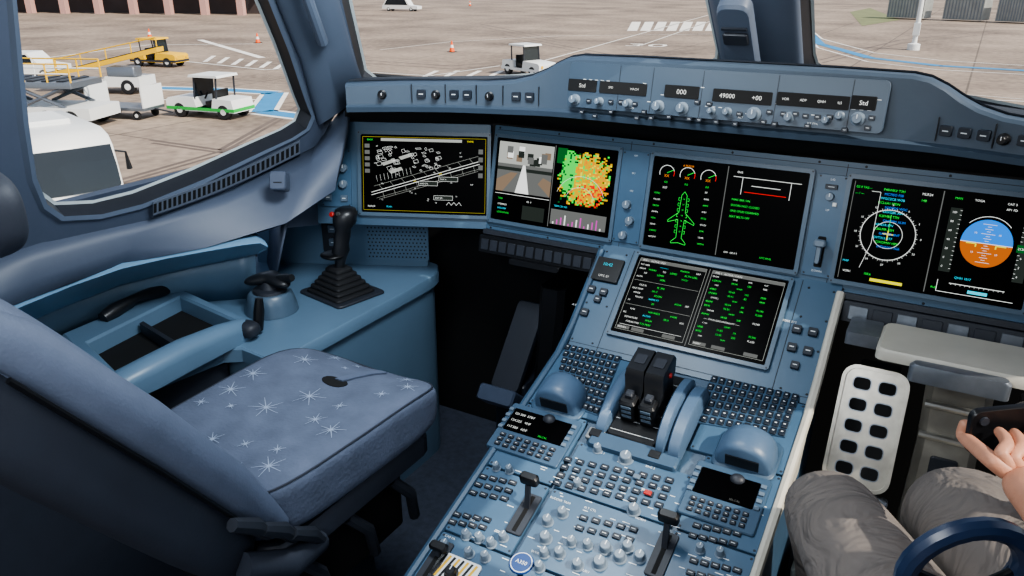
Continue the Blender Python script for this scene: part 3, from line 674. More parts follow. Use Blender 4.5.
# radio panels
for px,lb in((((516,412),(574,426),(560,450),(504,434)),'radio panel screen with white text'),(((702,472),(762,485),(752,512),(692,498)),'radio panel screen, mostly dark')):
    q=quad(PEDF,*px);c=[sum(p[i] for p in q)/4 for i in(0,1)];w=abs(q[1][0]-q[0][0])/2;h=abs(q[3][1]-q[0][1])/2*.95
    mb=MB();mb.box(PEDF,c[0]-w-.012,c[1]-h-.05,c[0]+w+.016,c[1]+h+.014,.004,.011,PED,r=.005,ch=.002)
    rp=mb.obj('radio_panel',PD,label=lb)
    m2=MB();m2.box(PEDF,c[0]-w,c[1]-h,c[0]+w,c[1]+h,.011,.0125,SCRN,r=.002,ch=.0005)
    m2.obj('screen',rp);m3=MB()
    if lb.endswith('text'):
        for j in range(3): m3.text(PEDF,c[0]-w*.92,c[1]+h*(.45-.6*j),.0078,['121.300  STBY','124.225   VHF','117.500   ADF'][j],E['w'],.0128)
    m3.text(PEDF,c[0]+w*.2,c[1]-h*.85,.006,'SELCAL',E['g' if lb.endswith('text') else 'gr'],.0128);m3.obj('screen_graphics',rp,smooth=0,norm=False)
    m4=MB()
    for j in range(4):
        for sx in(-1,1):
            m4.box(PEDF,c[0]+sx*(w+.006)-.005,c[1]-h+j*h*.55,c[0]+sx*(w+.006)+.005,c[1]-h+j*h*.55+.008,.011,.015,KEYL,r=.001,ch=.0008)
    keyblock(m4,PEDF,[(c[0]-w,c[1]-h-.008),(c[0]+w,c[1]-h-.008),(c[0]+w,c[1]-h-.044),(c[0]-w,c[1]-h-.044)],7,3,.011,.015,DKG,.66,LEG)
    k=m4.obj('keys',rp);k['kind']='stuff'
def grid(px,nc,nr,w,h,m=KEY):
    q=quad(PEDF,*px)
    for j in range(nr):
        for i in range(nc):
            c=bil(q,(i+.5)/nc,(j+.5)/nr);button(PD,PEDF,c[0],c[1],w,h,random.choice([KEY,KEY,DKG]) if m is KEY else m,.005,.009)
grid(((564,457),(678,480),(664,513),(550,488)),9,4,.0075,.006)
grid(((482,474),(520,482),(508,506),(466,498)),4,3,.008,.005)
grid(((580,514),(642,528),(634,548),(572,534)),5,2,.0075,.0055)
grid(((455,512),(495,519),(486,534),(446,527)),4,2,.008,.005)
grid(((690,556),(745,568),(735,592),(684,580)),5,2,.007,.005)
grid(((694,522),(744,532),(736,552),(686,542)),5,2,.007,.005)
for u,v,r in((578,487,.008),(626,461,.012),(634,513,.010),(548,524,.009),(546,541,.010),(563,516,.009),(606,551,.010),(600,566,.011),(560,556,.009),(588,548,.008),(620,560,.010),(467,538,.008),(480,541,.008),(446,548,.008),(492,546,.008),(572,545,.008),(640,560,.009),(598,452,.008),(504,540,.008),(497,470,.007),(510,473,.007),(578,568,.009),(628,550,.009),(700,552,.007),(720,556,.007),(540,570,.008),(545,556,.008),(470,556,.008),(486,560,.008)):
    knob(PD,PEDF,*PEDF.uv(u,v),r,.016,base=.004)
mb=MB()
for u,v,t in((600,455,'ENG 1'),(650,470,'ENG 2'),(590,512,'FLT CTL'),(640,522,'NORM'),(560,503,'RUDDER TRIM'),(535,555,'WXR'),(585,574,'SURV'),(470,522,'AUDIO'),(700,520,'VHF CALL INT'),(625,490,'FAULT'),(660,492,'OFF'),(450,540,'CAB PA')):
    a,b=PEDF.uv(u,v);mb.text(PEDF,a,b,.0065,t,LEG,.0056,'c')
for i in range(150):
    a=random.uniform(-.25,.25);b=random.uniform(-.26,-.69);w_=random.choice([.003,.005,.007]);mb.line(PEDF,[(a-w_,b),(a+w_,b)],.0015,.0056,LEG)
lg_=mb.obj('legend_markings',PD,smooth=0,norm=False);lg_['kind']='stuff'
for u,v in((596,438),(655,460)):
    a,b=PEDF.uv(u,v);mb=MB();mb.box(PEDF,a-.017,b-.014,a+.017,b+.014,.005,.013,CHR,r=.003,ch=.001);mb.box(PEDF,a-.011,b-.009,a+.011,b+.009,.013,.018,BLK,r=.002,ch=.001);mb.obj('guarded_switch',PD)
for u,v,c_ in((637,480,KEYL),(648,496,RED)):
    a,b=PEDF.uv(u,v);mb=MB();mb.box(PEDF,a-.007,b-.005,a+.007,b+.005,.009,.012,c_,r=.002,ch=.001);mb.obj('lit_button',PD)
def lever(u,v,hh,lab,tilt=.02):
    a,b=PEDF.uv(u,v);mb=MB()
    mb.box(PEDF,a-.016,b-.055,a+.016,b+.035,.005,.009,DKG,r=.004,ch=.001);mb.box(PEDF,a-.004,b-.05,a+.004,b+.03,.009,.0094,BLKM)
    mb.loft([[PEDF.pt(a+x*w,b+y*w+tilt*h/.05,h) for x,y in((-1,-.6),(1,-.6),(1,.6),(-1,.6))] for w,h in((.005,.009),(.005,hh*.75))],DKG)
    mb.box(Fr(PEDF.pt(a,b+tilt*hh/.05,0),PEDF.ex,PEDF.ey),-.018,-.009,.018,.009,hh*.75,hh,BLK,r=.006,ch=.004)
    mb.obj('lever',PD,label=lab)
lever(527,512,.072,'black speed brake lever');lever(664,552,.072,'black flap lever with wide tip')
lever(438,560,.03,'short dark lever')
a,b=PEDF.uv(522,565);mb=MB();mb.lathe(PEDF,a,b,[(.022,.005),(.021,.008)],mat('badge_blue',(30,64,120),.4,var=.0),24);mb.lathe(PEDF,a,b,[(.0195,.0081),(.0193,.0083)],LEG,24);mb.lathe(PEDF,a,b,[(.018,.0084),(.0178,.0086)],MATS['badge_blue'],24);mb.text(PEDF,a,b-.003,.010,'A350',LEG,.0088,'c');mb.obj('round_badge',PD,label='round blue badge with white ring')
c=PEDF.uv(456,571)
mb=MB();mb.box(PEDF,c[0]-.040,c[1]-.03,c[0]+.044,c[1]+.022,.005,.009,WHT,r=.006)
for i in range(8):
    x=c[0]-.036+i*.009;mb.line(PEDF,[(x,c[1]-.026),(x+.008,c[1]+.018)],.0048,.0093,YEL if i%2 else BLK)
mb.obj('warning_plate',PD,label='yellow and black striped plate around the parking brake')
knob(PD,PEDF,c[0],c[1]-.012,.010,.014,BLK,base=.009)
# ================================================================ SIDE CONSOLE (captain)
SC=empty('side_console',(-1.0,1.1,FLOOR),'light blue side console shelf beside the empty pilot seat','side console')
mb=MB();inner=[(-.83,1.53),(-.80,1.49),(-.788,1.45),(-.785,1.40),(-.785,.87),(-.80,.845),(-.90,.855),(-.935,.83),(-.975,.57),(-.99,.2),(-1.48,.2),(-1.48,1.2),(-1.25,1.39),(-1.0,1.50),(-.87,1.54)]
mb.prism(CON,inner[::-1],-.035,0,CONS,ch=.004)
q=[(-.84,1.52),(-.81,1.48),(-.799,1.45),(-.797,1.40),(-.797,.86),(-.81,.855),(-.90,.865),(-1.2,.87),(-1.2,1.2),(-1.12,1.39),(-.87,1.53)];mb.prism(CON,q[::-1],-.58,-.035,CONS)
mb.obj('console_body',SC)
mb=MB();q=[(-.95,.85),(-.99,.57),(-1.0,.2),(-1.3,.2),(-1.3,.85)];mb.prism(CON,q[::-1],-.58,-.035,SHELL);mb.obj('console_base',SC)
TF=Fr((0,0,.735),(1,0,0),(0,1,0))
out=quad(TF,(62,336),(176,288),(250,322),(108,386));inn=quad(TF,(88,344),(180,298),(234,322),(118,374))
mb=MB();mb.loft([[TF.pt(a,b,h) for a,b in pl] for pl,h in((out,-.034),(out,.002),(grow(out,-.006),.006),(grow(inn,.006),.006),(inn,.0),(grow(inn,-.004),-.0335))],CONS,cap=False)
mb.add([TF.pt(a,b,-.033) for a,b in inn],[(0,1,2,3)],BLKM)
mb.obj('stowage_tray',SC,label='blue rimmed deep dark stowage tray',smooth=20)
mb=MB();d0,d1=bil(inn,.5,.05),bil(inn,.5,.95);d2,d3=bil(inn,.54,.95),bil(inn,.54,.05)
mb.prism(TF,[d0,d1,d2,d3],-.033,-.006,DKG);mb.obj('tray_divider',SC)
mb=MB();p0=TF.pt(*TF.uv(112,374),-.022);p1=TF.pt(*TF.uv(148,358),-.022);mb.tube([p0,p0.lerp(p1,.5)+V((0,0,.003)),p1],.006,mat('strap_green_glow',(40,220,60),.5,emit=.7),8)  # no lamp: emission gives the strap its bright green gleam
mb.obj('green_strap',None,'bright green strap, made to glow, lying in the console tray','strap')
mb=MB();h0=TF.pt(*TF.uv(104,324),.014);h1=TF.pt(*TF.uv(170,294),.014)
mb.tube([h0,h0.lerp(h1,.15)+V((0,0,.006)),h0.lerp(h1,.5)+V((0,0,.014)),h0.lerp(h1,.85)+V((0,0,.006)),h1],[.014,.018,.011,.018,.013],GRIP,12)
mb.obj('handset',None,'black telephone handset resting on the side console','handset')
# long rounded arm support between tray and seat
mb=MB();rs=[]
for (u,v,w,h) in((86,412,.022,.02),(108,403,.032,.052),(150,384,.034,.060),(185,365,.034,.060),(222,347,.030,.054),(244,337,.024,.046),(256,331,.012,.03)):
    p=onZ(u,v,.70);s__=V((.99,-.1,0))
    rs.append([p+s__*w]+[p+s__*(w*cos(pi*k/8)*(1.0))+V((0,0,h*(.55+.45*sin(pi*k/8)))) for k in range(9)]+[p-s__*w])
mb.loft(rs,CONS);mb.obj('arm_support',SC,smooth=50)
mb=MB();mb.lathe(CON,*CON.uv(66,344),[(.04,0),(.042,.01),(.034,.011),(.033,-.002)],BLK,20);mb.obj('cup_holder',SC)
mb=MB();p=onZ(258,330,.71);mb.tube([p,p+V((0,.01,.045)),p+V((0,.015,.075))],[.012,.013,.009],BLK,10);mb.pillow(WORLD,p.x,p.y-.03,.725,.03,.022,.018,3,DKG,6);mb.obj('armrest_adjuster',SC)
uq=((-140,365,.90),(-40,325,.90),(20,300,.90),(70,280,.90),(120,263,.90),(165,253,.90),(205,246,.90),(240,240,.903),(258,238,.903),(266,242,.893))
dq=((-140,400,.795),(-40,356,.795),(20,326,.795),(70,305,.80),(120,286,.805),(165,274,.81),(205,265,.82),(240,258,.832),(258,254,.84),(266,250,.862))
up=[onZ(*p) for p in uq];dn=[onZ(*p) for p in dq]
mb=MB();rs=[]
for a,b in zip(up,dn):
    rs.append([a+V((-.06,.03,.0)),a+V((-.004,.002,.0)),a+V((.010,-.004,-.010)),a.lerp(b,.5)+V((.014,-.006,.0)),b+V((.010,-.004,.010)),b,b+V((-.05,.025,-.002))])
mb.loft(rs,LEDGE);mb.obj('padded_ledge',SC,smooth=50)
mb=MB();rs=[[b+V((-.02,.010,0)),b+V((-.06,.03,-(b.z-.695)))] for b in dn[:-1]];mb.loft(rs,CONS,closed=False);mb.obj('ledge_riser',SC,solid=.006)
fa=V((-1.135,1.36,.70));fb=V((-.845,1.50,.70));FW=Fr(fa,(fb-fa),(0,0,1));wl=(fb-fa).length
mb=MB();mb.box(FW,-.18,0,wl,.17,-.03,0,CONS,r=.004)
mb.box(FW,-.12,.145,wl+.03,.18,-.05,.035,LEDGE,r=.01,ch=.008)
sa0=FW.uv(365,245)[0];sa1=FW.uv(429,250)[0]
mb.obj('front_block',SC)
mb=MB();mb.box(FW,sa0,.02,sa1,.135,0,.004,CONS,r=.004,ch=.001)
for j in range(10):
    for i in range(16):
        mb.lathe(FW,sa0+.012+i*(sa1-sa0-.024)/15+(.004 if j%2 else 0),.028+j*.0108,[(.0026,.0042),(.0024,.0044)],SEAM,6)
mb.obj('speaker_grille',SC)
mb=MB();q=FW.uv(322,228)[0];q2=FW.uv(344,228)[0];mb.box(FW,q,.04,q2,.135,0,.005,DKG,r=.003,ch=.001);mb.obj('switch_plate',SC)
for b in(.07,.11):button(SC,FW,(q+q2)/2,b,.012,.011,KEYL,.005,.012)
mb=MB();b=SIDE.pt(-.46,-.13,0);c=SIDE.pt(-.46,.135,0);d=V((-.93,1.30,1.2));e_=FW.pt(-.12,.17,.02);g_=row2[5]+V((-.02,.02,-.02))
mb.add([row0[5],d,c,b,e_,g_],[(0,1,2),(0,2,3),(0,3,5),(3,4,5)],WALLM);mb.obj('trim_6',kind='structure',solid=.01,smooth=60)
mb=MB();k_=V((-.14,.07,-.20));mb.add([g_,e_+V((-.02,.03,-.01)),FW.pt(-.16,0,-.02),g_+k_],[(0,1,2,3)],WALLM);mb.obj('trim_7',kind='structure',solid=.006,smooth=60)
def skinpt(u,v,pl,k):
    p=onp(u,v,pl[0],(pl[1]-pl[0]).cross(pl[2]-pl[0]).normalized());return p+(C-p).normalized()*k
pl=(row0[5],b,g_)
p=skinpt(301,197,pl,.012);fr=Fr(p,R,U);mb=MB();mb.lathe(fr,0,0,[(.018,-.02),(.018,0),(.017,.012),(.012,.014)],BLK,18);mb.obj('round_socket',None,'round black socket on the side lining','socket')
p=skinpt(279,181,pl,.012);fr=Fr(p,R,U);mb=MB();mb.box(fr,-.02,-.022,.018,.022,-.03,.012,WALLM,r=.006,ch=.003);mb.line(fr,[(-.01,-.005),(.01,-.005)],.003,.0125,SEAM);mb.obj('lamp_housing',None,'small square grey lamp housing on the side lining','lamp housing')
# tiller: low dark handle on a nearly flush base
p=onX(270,292,-1.0);TL=empty('steering_tiller',V((p.x,p.y,.701)),'low dark nosewheel steering tiller on the side console','tiller')
fr=Fr(p,(cos(.3),sin(.3),0),(-sin(.3),cos(.3),0));dz=p.z-.701
mb=MB();mb.lathe(fr,0,0,[(.066,-dz),(.060,-dz*.45),(.054,-.002),(.048,.003),(.034,.004)],BEZ,28);mb.obj('tiller_base',TL)
mb=MB();mb.lathe(fr,0,0,[(.042,.003),(.040,.010),(.024,.013),(.018,.030)],DKG,20);mb.pillow(fr,0,.01,.036,.060,.027,.015,2.4,GRIP,12,fn=lambda x,y,z:(x,y-.30*abs(x),z-.15*abs(x)));mb.tube([fr.pt(.03,0,.036),fr.pt(.054,-.004,.042),fr.pt(.070,-.01,.048)],[.014,.013,.009],GRIP,10);mb.obj('tiller_grip',TL,smooth=60)
# sidestick
p=onZ(341,293,.701);SS=empty('side_stick',p,'black side stick with rubber boot on the side console','side stick')
fr=Fr(p,(cos(-.2),sin(-.2),0),(0,1,0))
mb=MB();mb.box(fr,-.088,-.072,.088,.080,0,.006,DKG,r=.012,ch=.002);mb.obj('base_plate',SS)
mb=MB()
for i in range(6):
    w=.070-.008*i;h=.006+.0115*i
    mb.loft([[fr.pt(a,b,hh) for a,b in rr(-ww,-ww*.88,ww,ww*.88,.01)] for ww,hh in((w*.84,h),(w,h+.002),(w*.98,h+.007),(w*.80,h+.0115))],RUB)
mb.obj('rubber_boot',SS)
mb=MB();rs=[]
for h,cx,cy,a,b in((.05,0,0,.013,.013),(.085,.002,.004,.013,.015),(.10,.004,.006,.015,.018),(.118,.004,.008,.020,.026),(.135,.006,.010,.016,.022),(.155,.007,.014,.018,.025),(.175,.009,.018,.017,.023),(.19,.008,.024,.026,.033),(.212,.008,.028,.029,.034),(.224,.008,.03,.024,.028),(.230,.008,.032,.012,.015)):
    rs.append([fr.pt(cx+a*cos(2*pi*i/16)*(1+.12*cos(4*pi*i/16)),cy+b*sin(2*pi*i/16),h) for i in range(16)])
mb.loft(rs,GRIP);mb.pillow(fr,-.010,-.004,.106,.032,.034,.008,2.5,BLK,8);st=mb.obj('stick_grip',SS,smooth=50)
f2=Fr(fr.pt(.0,.000,.214),(1,0,0),(0,.45,.9))
mb=MB();mb.lathe(f2,-.006,0,[(.007,0),(.007,.005),(.005,.007)],RED,12);mb.obj('takeover_button',st)
mb=MB();mb.lathe(f2,.016,.004,[(.006,0),(.005,.008)],CHR,10);mb.obj('radio_button',st)
# ================================================================ PILOT SEAT (empty)
STT=empty('pilot_seat',(-.59,.7,FLOOR),'empty dark pilot seat with blue star-patterned cushion','seat')
SX,SY,SZ=-.588,.695,.672
sw,sd,sh,nn=.194,.262,.060,5.0
def dip(x,y,z):
    if z>0: z2=z-(.026*(max(0,y-.10)/.16)**2)+.022*(abs(x)/.2)**2-.008+.0018*sin(x*60+y*25)*(1-abs(x)/.2)
    else: z2=z*(1-.35*max(0,-x)/.2)
    return (x*(1+.05*y/.25),y,z2)
seatf=Fr((SX,SY,SZ),(1,0,0),(0,1,0))
mb=MB();mb.pillow(seatf,0,0,0,sw,sd,sh,nn,FABR,28,fn=dip)
def topz(x,y):
    t=1-abs(x/sw)**nn-abs(y/sd)**nn
    return sh*max(0.01,t)**(1/nn)
stars=[];tries=0
while len(stars)<22 and tries<900:
    tries+=1;x=random.uniform(-.78,.8)*sw;y=random.uniform(-.75,.82)*sd
    r=random.choice([.008,.011,.015,.022,.030,.034]) if len(stars)>5 else random.choice([.028,.034])
    if all(math.hypot(x-a,y-b)>(r+c)*1.1 for a,b,c in stars) and abs(x)+r<sw*.9 and abs(y)+r<sd*.92 and math.hypot(x-.02,y-.13)>r+.035:stars.append((x,y,r))
for x,y,r in stars:
    k=8 if r<.02 else 10
    for j in range(k):
        t=2*pi*j/k+x*40;rl=r*(1 if j%2==0 else .6);N=4;pts=[(x+rl*cos(t)*s/N,y+rl*sin(t)*s/N) for s in range(N+1)]
        for i_,((ax,ay),(bx_,by_)) in enumerate(zip(pts,pts[1:])):
            ww=.0010*(1-i_/N*.7);nx,ny=-sin(t)*ww,cos(t)*ww
            mb.add([seatf.pt(*dip(qx,qy,topz(qx,qy)+.0016)) for qx,qy in((ax-nx,ay-ny),(bx_-nx,by_-ny),(bx_+nx,by_+ny),(ax+nx,ay+ny))],[(0,1,2,3)],STAR)
mb.obj('seat_cushion',STT,smooth=70)
def tz(x,y): return dip(x,y,topz(x,y))[2]
mb=MB();sp=[]
for i in range(40):
    t=2*pi*i/40;cx_=abs(cos(t))**.4*math.copysign(1,cos(t));cy_=abs(sin(t))**.4*math.copysign(1,sin(t));x=cx_*sw*.965;y=cy_*sd*.965
    sp.append(seatf.pt(*dip(x*1.005,y*1.005,topz(x*.985,y*.985)*.93)))
mb.tube(sp+[sp[0]],.0022,SHELL,6);mb.obj('seam_piping',STT)
mb=MB()
ring=[(.010+.030*cos(2*pi*i/16),.112+.018*sin(2*pi*i/16)) for i in range(16)]
mb.loft([[seatf.pt(a,b,tz(a,b)-.02) for a,b in ring],[seatf.pt(a,b,tz(a,b)+.0016) for a,b in ring]],BLKM);mb.obj('strap_slot',STT)
mb=MB();pp=[(.014,.119),(.026,.149),(.042,.179),(.054,.212)];mb.loft([[seatf.pt(a-.010,b,tz(a,b)+.002),seatf.pt(a+.010,b,tz(a,b)+.002),seatf.pt(a+.010,b,tz(a,b)+.005),seatf.pt(a-.010,b,tz(a,b)+.005)] for a,b in pp],SHL2);mb.obj('crotch_strap',STT)
mb=MB();mb.box(seatf,-.18,-.24,.180,.21,-.10,-.055,SHELL,r=.04,ch=.01)
mb.box(seatf,-.15,-.2,.15,.14,-.25,-.10,BLKM,r=.02,ch=.01);mb.box(seatf,-.10,-.15,.10,.10,-.48,-.25,SHELL,r=.02);mb.box(seatf,-.2,-.25,.2,.2,FLOOR-SZ,FLOOR-SZ+.05,DKG,r=.02,ch=.01)
for k in range(3): mb.tube([seatf.pt(.165,-.18+.13*k,-.11),seatf.pt(.180,-.14+.13*k,-.16),seatf.pt(.155,-.1+.13*k,-.25)],.012,DKG,8)
mb.obj('seat_base',STT)
rec=radians(35.5);bx=Fr((SX,.462,.70),(1,0,0),(0,-sin(rec),cos(rec)))
fw=1 if bx.n.y>0 else -1
mb=MB();mb.pillow(bx,0,.27,fw*.0,.180,.33,.048,4,SHL2,16);bk=mb.obj('backrest',STT,smooth=70)
mb=MB();mb.pillow(bx,0,.265,-fw*.075,.182,.345,.055,5,SHELL,16);mb.obj('back_shell',bk,smooth=70)
for s_ in(-1,1):
    mb=MB();mb.tube([bx.pt(s_*.162,-.05,-fw*.008),bx.pt(s_*.164,.1,fw*.004),bx.pt(s_*.164,.3,fw*.006),bx.pt(s_*.158,.5,fw*.002),bx.pt(s_*.12,.585,-fw*.01)],[.024,.034,.036,.032,.024],SHL2,16);mb.obj('side_bolster',bk,smooth=70)
    mb=MB();mb.tube([bx.pt(s_*.186,-.02,-fw*.034),bx.pt(s_*.190,.25,-fw*.032),bx.pt(s_*.184,.5,-fw*.034)],.004,BLK,8);mb.obj('seam_piping',bk)
mb=MB();mb.pillow(WORLD,SX+.005,.212,1.235,.115,.045,.056,3,SHELL,14);mb.tube([V((SX-.03,.14,1.1)),V((SX-.03,.2,1.2))],.01,GRY,8);mb.tube([V((SX+.05,.14,1.1)),V((SX+.05,.2,1.2))],.01,GRY,8);mb.obj('headrest',STT,smooth=70)
for k in range(3):
    mb=MB();p=onX(232+k*30,525+k*4,-.39);mb.tube([p,p+V((.0,.04,-.03)),p+V((-.01,.07,-.07))],[.011,.014,.010],DKG,8);mb.obj('adjust_lever',STT)
mb=MB();mb.tube([V((-.41,.40,.64)),V((-.39,.47,.60)),V((-.41,.56,.575))],[.022,.026,.02],SHELL,12);mb.obj('recline_pivot',STT)
# ================================================================ PEDALS
SLAB=mat('footrest_shaded_blue',(26,31,40),.45,var=.08);SLAB2=mat('footrest_lit_edge',(58,68,86),.4,var=.08)  # footwell shadow painted in as dark slab, lit top as lighter blue
x=-.475
e=empty('rudder_pedal',(x,1.38,FLOOR),'dark sloping footrest pedal column below the panel','rudder pedal')
PF=Fr((x,1.375,.592),(1,0,0),(0,.63,.777))
mb=MB();mb.box(PF,-.040,-.125,.040,.12,-.015,.0,SLAB,r=.012,ch=.004);mb.obj('foot_plate',e)
mb=MB();mb.box(PF,-.052,-.165,.052,-.122,-.03,.034,SLAB2,r=.008,ch=.005);mb.obj('heel_bar',e)
mb=MB();mb.box(WORLD,x-.045,1.33,x+.045,1.50,FLOOR,.50,SLAB,r=.01,ch=.006);mb.obj('pedal_post',e)
PM=mat('pedal_metal',(166,162,152),.30,metal=.45,var=.22,scale=25)
for x in(.365,.665):
    e=empty('rudder_pedal',(x,1.34,FLOOR),'perforated metal rudder pedal in sunlight','rudder pedal','perforated metal pedals')
    PF=Fr((x,1.34,.62),(1,0,0),(0,.45,.89));wd=.064;hh=.125
    mb=MB();o=rr(-wd,-hh,wd,hh,.03,5);i=rr(-wd+.007,-hh+.007,wd-.007,hh-.007,.024,5)
    mb.loft([[PF.pt(a,b,h) for a,b in pl] for pl,h in((o,0),(o,.018),(i,.018),(i,.010))],PM,cap=False);mb.add([PF.pt(a,b,.010) for a,b in i],[tuple(range(len(i)))],PM)
    for j in range(5):
        for k in range(2):
            cx_=-.024+k*.048;cy_=-.088+j*.044;mb.box(PF,cx_-.016,cy_-.012,cx_+.016,cy_+.012,.010,.0105,BLKM,r=.008)
            mb.line(PF,rr(cx_-.017,cy_-.013,cx_+.017,cy_+.013,.009),.0022,.0108,GRY,True)
    mb.obj('foot_plate',e)
    mb=MB();mb.box(PF,-.068,-.155,.068,-.129,-.02,.03,GRY,r=.01,ch=.004);mb.obj('heel_bar',e)
    mb=MB();mb.box(WORLD,x-.04,1.40,x+.04,1.50,FLOOR,.70,BLK,r=.01);mb.obj('pedal_post',e)
for x,m,lb,wk in((-.395,BLK,'black moulded pedal housing under the instrument panel',.035),(.515,SCUF,'scuffed metal pedal housing under the instrument panel',.06)):
    mb=MB();mb.loft([[V((x-w,y-.05,z)),V((x-w+.015,y-.065,z)),V((x+w-.015,y-.065,z)),V((x+w,y-.05,z)),V((x+w,y+.06,z)),V((x-w,y+.06,z))] for w,y,z in((wk,1.42,FLOOR),(wk,1.42,.42),(wk*.92,1.44,.60),(wk,1.455,.70),(wk,1.46,.755))],m)
    ho=mb.obj('pedal_housing',None,lb,'pedal housing')
    if x>0:
        m2=MB();m2.box(Fr((x,1.37,.36),(1,0,0),(0,.3,.95)),-.055,-.0,.055,.11,0,.02,m,r=.01,ch=.005);m2.obj('lower_cover',ho)
        m2=MB();m2.box(Fr((x,1.368,.55),(1,0,0),(0,.1,.99)),-.025,-.05,.025,.03,0,.008,DKG,r=.006,ch=.002);m2.obj('adjust_crank',ho)
        for z in(.62,.69):
            m2=MB();m2.tube([V((x-.055,1.375,z)),V((x+.055,1.375,z))],.008,CHR,10);m2.obj('cross_bolt',ho)
mb=MB();mb.box(WORLD,.285,1.16,.70,1.32,FLOOR,.36,SCUF,r=.01,ch=.006)
for i in range(6): mb.box(WORLD,.30+i*.065,1.18,.305+i*.065,1.30,.36,.363,DKG)
mb.obj('heel_step',None,'scuffed metal heel step in the footwell','footwell step')
tf=Fr((0,1.30,.845),(1,0,0),(0,1,0))
mb=MB();mb.box(tf,.36,-.06,.66,.08,-.022,.0,CREAM,r=.015,ch=.006);mb.obj('slide_out_tray',None,'cream slide-out tray under the flight displays','tray')
tr_=bpy.data.objects['slide_out_tray']
mb=MB();mb.box(tf,.42,-.085,.58,-.06,-.04,-.006,GRY,r=.01,ch=.006);mb.obj('pull_handle',tr_)
mb=MB();mb.box(tf,.30,.0,.36,.08,-.03,-.004,GRY,r=.004);mb.obj('slide_rail',tr_)
# ================================================================ PERSON
SKIN=mat('skin',(196,142,116),.5,var=.08,scale=40,bump=.2);SHIRT=mat('shirt_blue',(50,76,120),.85,var=.1,scale=50,bump=.3);HAIR=mat('hair_brown',(50,36,26),.8)
TRO=mat('trousers_taupe',(114,107,102),.9,var=.08,scale=20);nt=TRO.node_tree;bs=nt.nodes['Principled BSDF']
wv=nt.nodes.new('ShaderNodeTexNoise');wv.inputs['Scale'].default_value=8;wv.inputs['Detail'].default_value=3;wv.inputs['Distortion'].default_value=2.2
bp=nt.nodes.new('ShaderNodeBump');bp.inputs['Strength'].default_value=.9;bp.inputs['Distance'].default_value=.025
tcn=[n for n in nt.nodes if n.bl_idname=='ShaderNodeTexCoord'][0];nt.links.new(tcn.outputs['Object'],wv.inputs['Vector']);nt.links.new(wv.outputs['Fac'],bp.inputs['Height']);nt.links.new(bp.outputs['Normal'],bs.inputs['Normal'])
def skin(name,chains,m,parent=None,sub=2,label=None,cat=None):
    vs=[];es=[];rad=[];roots=[];idx={}
    for ch in chains:
        prev=None
        for k,(p,r) in enumerate(ch):
            key=tuple(round(c,4) for c in p)
            if key in idx: i=idx[key]
            else:
                i=len(vs);idx[key]=i;vs.append(V(p));rad.append(r)
                if prev is None: roots.append(i)
            if prev is not None: es.append((prev,i))
            prev=i
    o=V(vs[0]);me=bpy.data.meshes.new(name);me.from_pydata([v-o for v in vs],es,[]);me.materials.append(m)
    ob=bpy.data.objects.new(name,me);bpy.context.scene.collection.objects.link(ob);place(ob,o,parent);meta(ob,label,cat)
    ob.modifiers.new('k','SKIN').use_smooth_shade=True
    for i,sv in enumerate(me.skin_vertices[0].data):
        r=rad[i];sv.radius=(r,r) if not isinstance(r,tuple) else r;sv.use_root=(i in roots)
    s=ob.modifiers.new('s','SUBSURF');s.levels=sub;s.render_levels=sub
    return ob
pel=(.70,.26,.82);che=(.72,.24,1.16);nek=(.72,.25,1.36)
hipL=(.62,.30,.80);hipR=(.80,.30,.80)
knL=(.345,.86,.750);knR=(.515,.90,.785)
anL=(.38,1.06,.30);anR=(.55,1.06,.30);toL=(.38,1.12,.24);toR=(.55,1.12,.24)
shL=(.60,.26,1.28);shR=(.88,.26,1.28);elL=(.64,.36,1.02);elR=(.90,.42,1.04)
PH=C+ray(1018,427)*.97
wrL=tuple(C+ray(1052,522)*.82);wrR=(PH.x+.17,PH.y-.07,PH.z-.03)
paL=tuple(C+ray(1024,470)*.90);paR=(PH.x+.11,PH.y-.02,PH.z-.005)
legs=[[(hipL,.085),((.50,.55,.785),.078),(knL,.056),((.36,.98,.56),.050),(anL,.038),(toL,.034)],[(hipR,.085),((.67,.60,.80),.085),(knR,.066),((.53,1.0,.58),.052),(anR,.038),(toR,.034)]]
body=[[(pel,.115),((.71,.25,.98),.11),(che,.12),(nek,.05),((.72,.27,1.42),.055),((.72,.28,1.50),.085),((.72,.275,1.58),.075)],
 [(pel,.115)]+legs[0],[(pel,.115)]+legs[1],
 [(che,.12),(shL,.05),(elL,.040),(wrL,.024),(paL,(.036,.020))],[(che,.12),(shR,.05),(elR,.040),(wrR,.024),(paR,(.036,.020))]]
PR=(R+U*.10).normalized()
PHF=Fr(PH,PR,(U*.92+F*-.4))
pal=V(paL)
for k in range(4):
    base=pal+R*(-.030+.0145*k)+U*(.020-.004*k)-F*.004
    tip=PHF.pt(-.034+.019*k,.008-.004*k,.0125);mid=base.lerp(tip,.45)-F*.017
    m2_=mid.lerp(tip,.6)-F*.005
    body.append([(tuple(pal+R*(-.014+.008*k)),.010),(tuple(base),.0086),(tuple(mid),.0082),(tuple(m2_),.0074),(tuple(tip),.0066)])
body.append([(tuple(pal-R*.014-U*.006),.012),(tuple(pal-R*.038+U*.012),.0105),(tuple(PHF.pt(-.060,-.014,-.012)),.0092),(tuple(PHF.pt(-.056,.008,-.014)),.0080)])
pr=V(paR)
for k in range(4):body.append([(tuple(pr+U*(.01-.008*k)),.012),(tuple(pr-R*.03+U*(.024-.014*k)-F*.012),.009),(tuple(PHF.pt(.030,.028-.016*k,.0135)),.0078)])
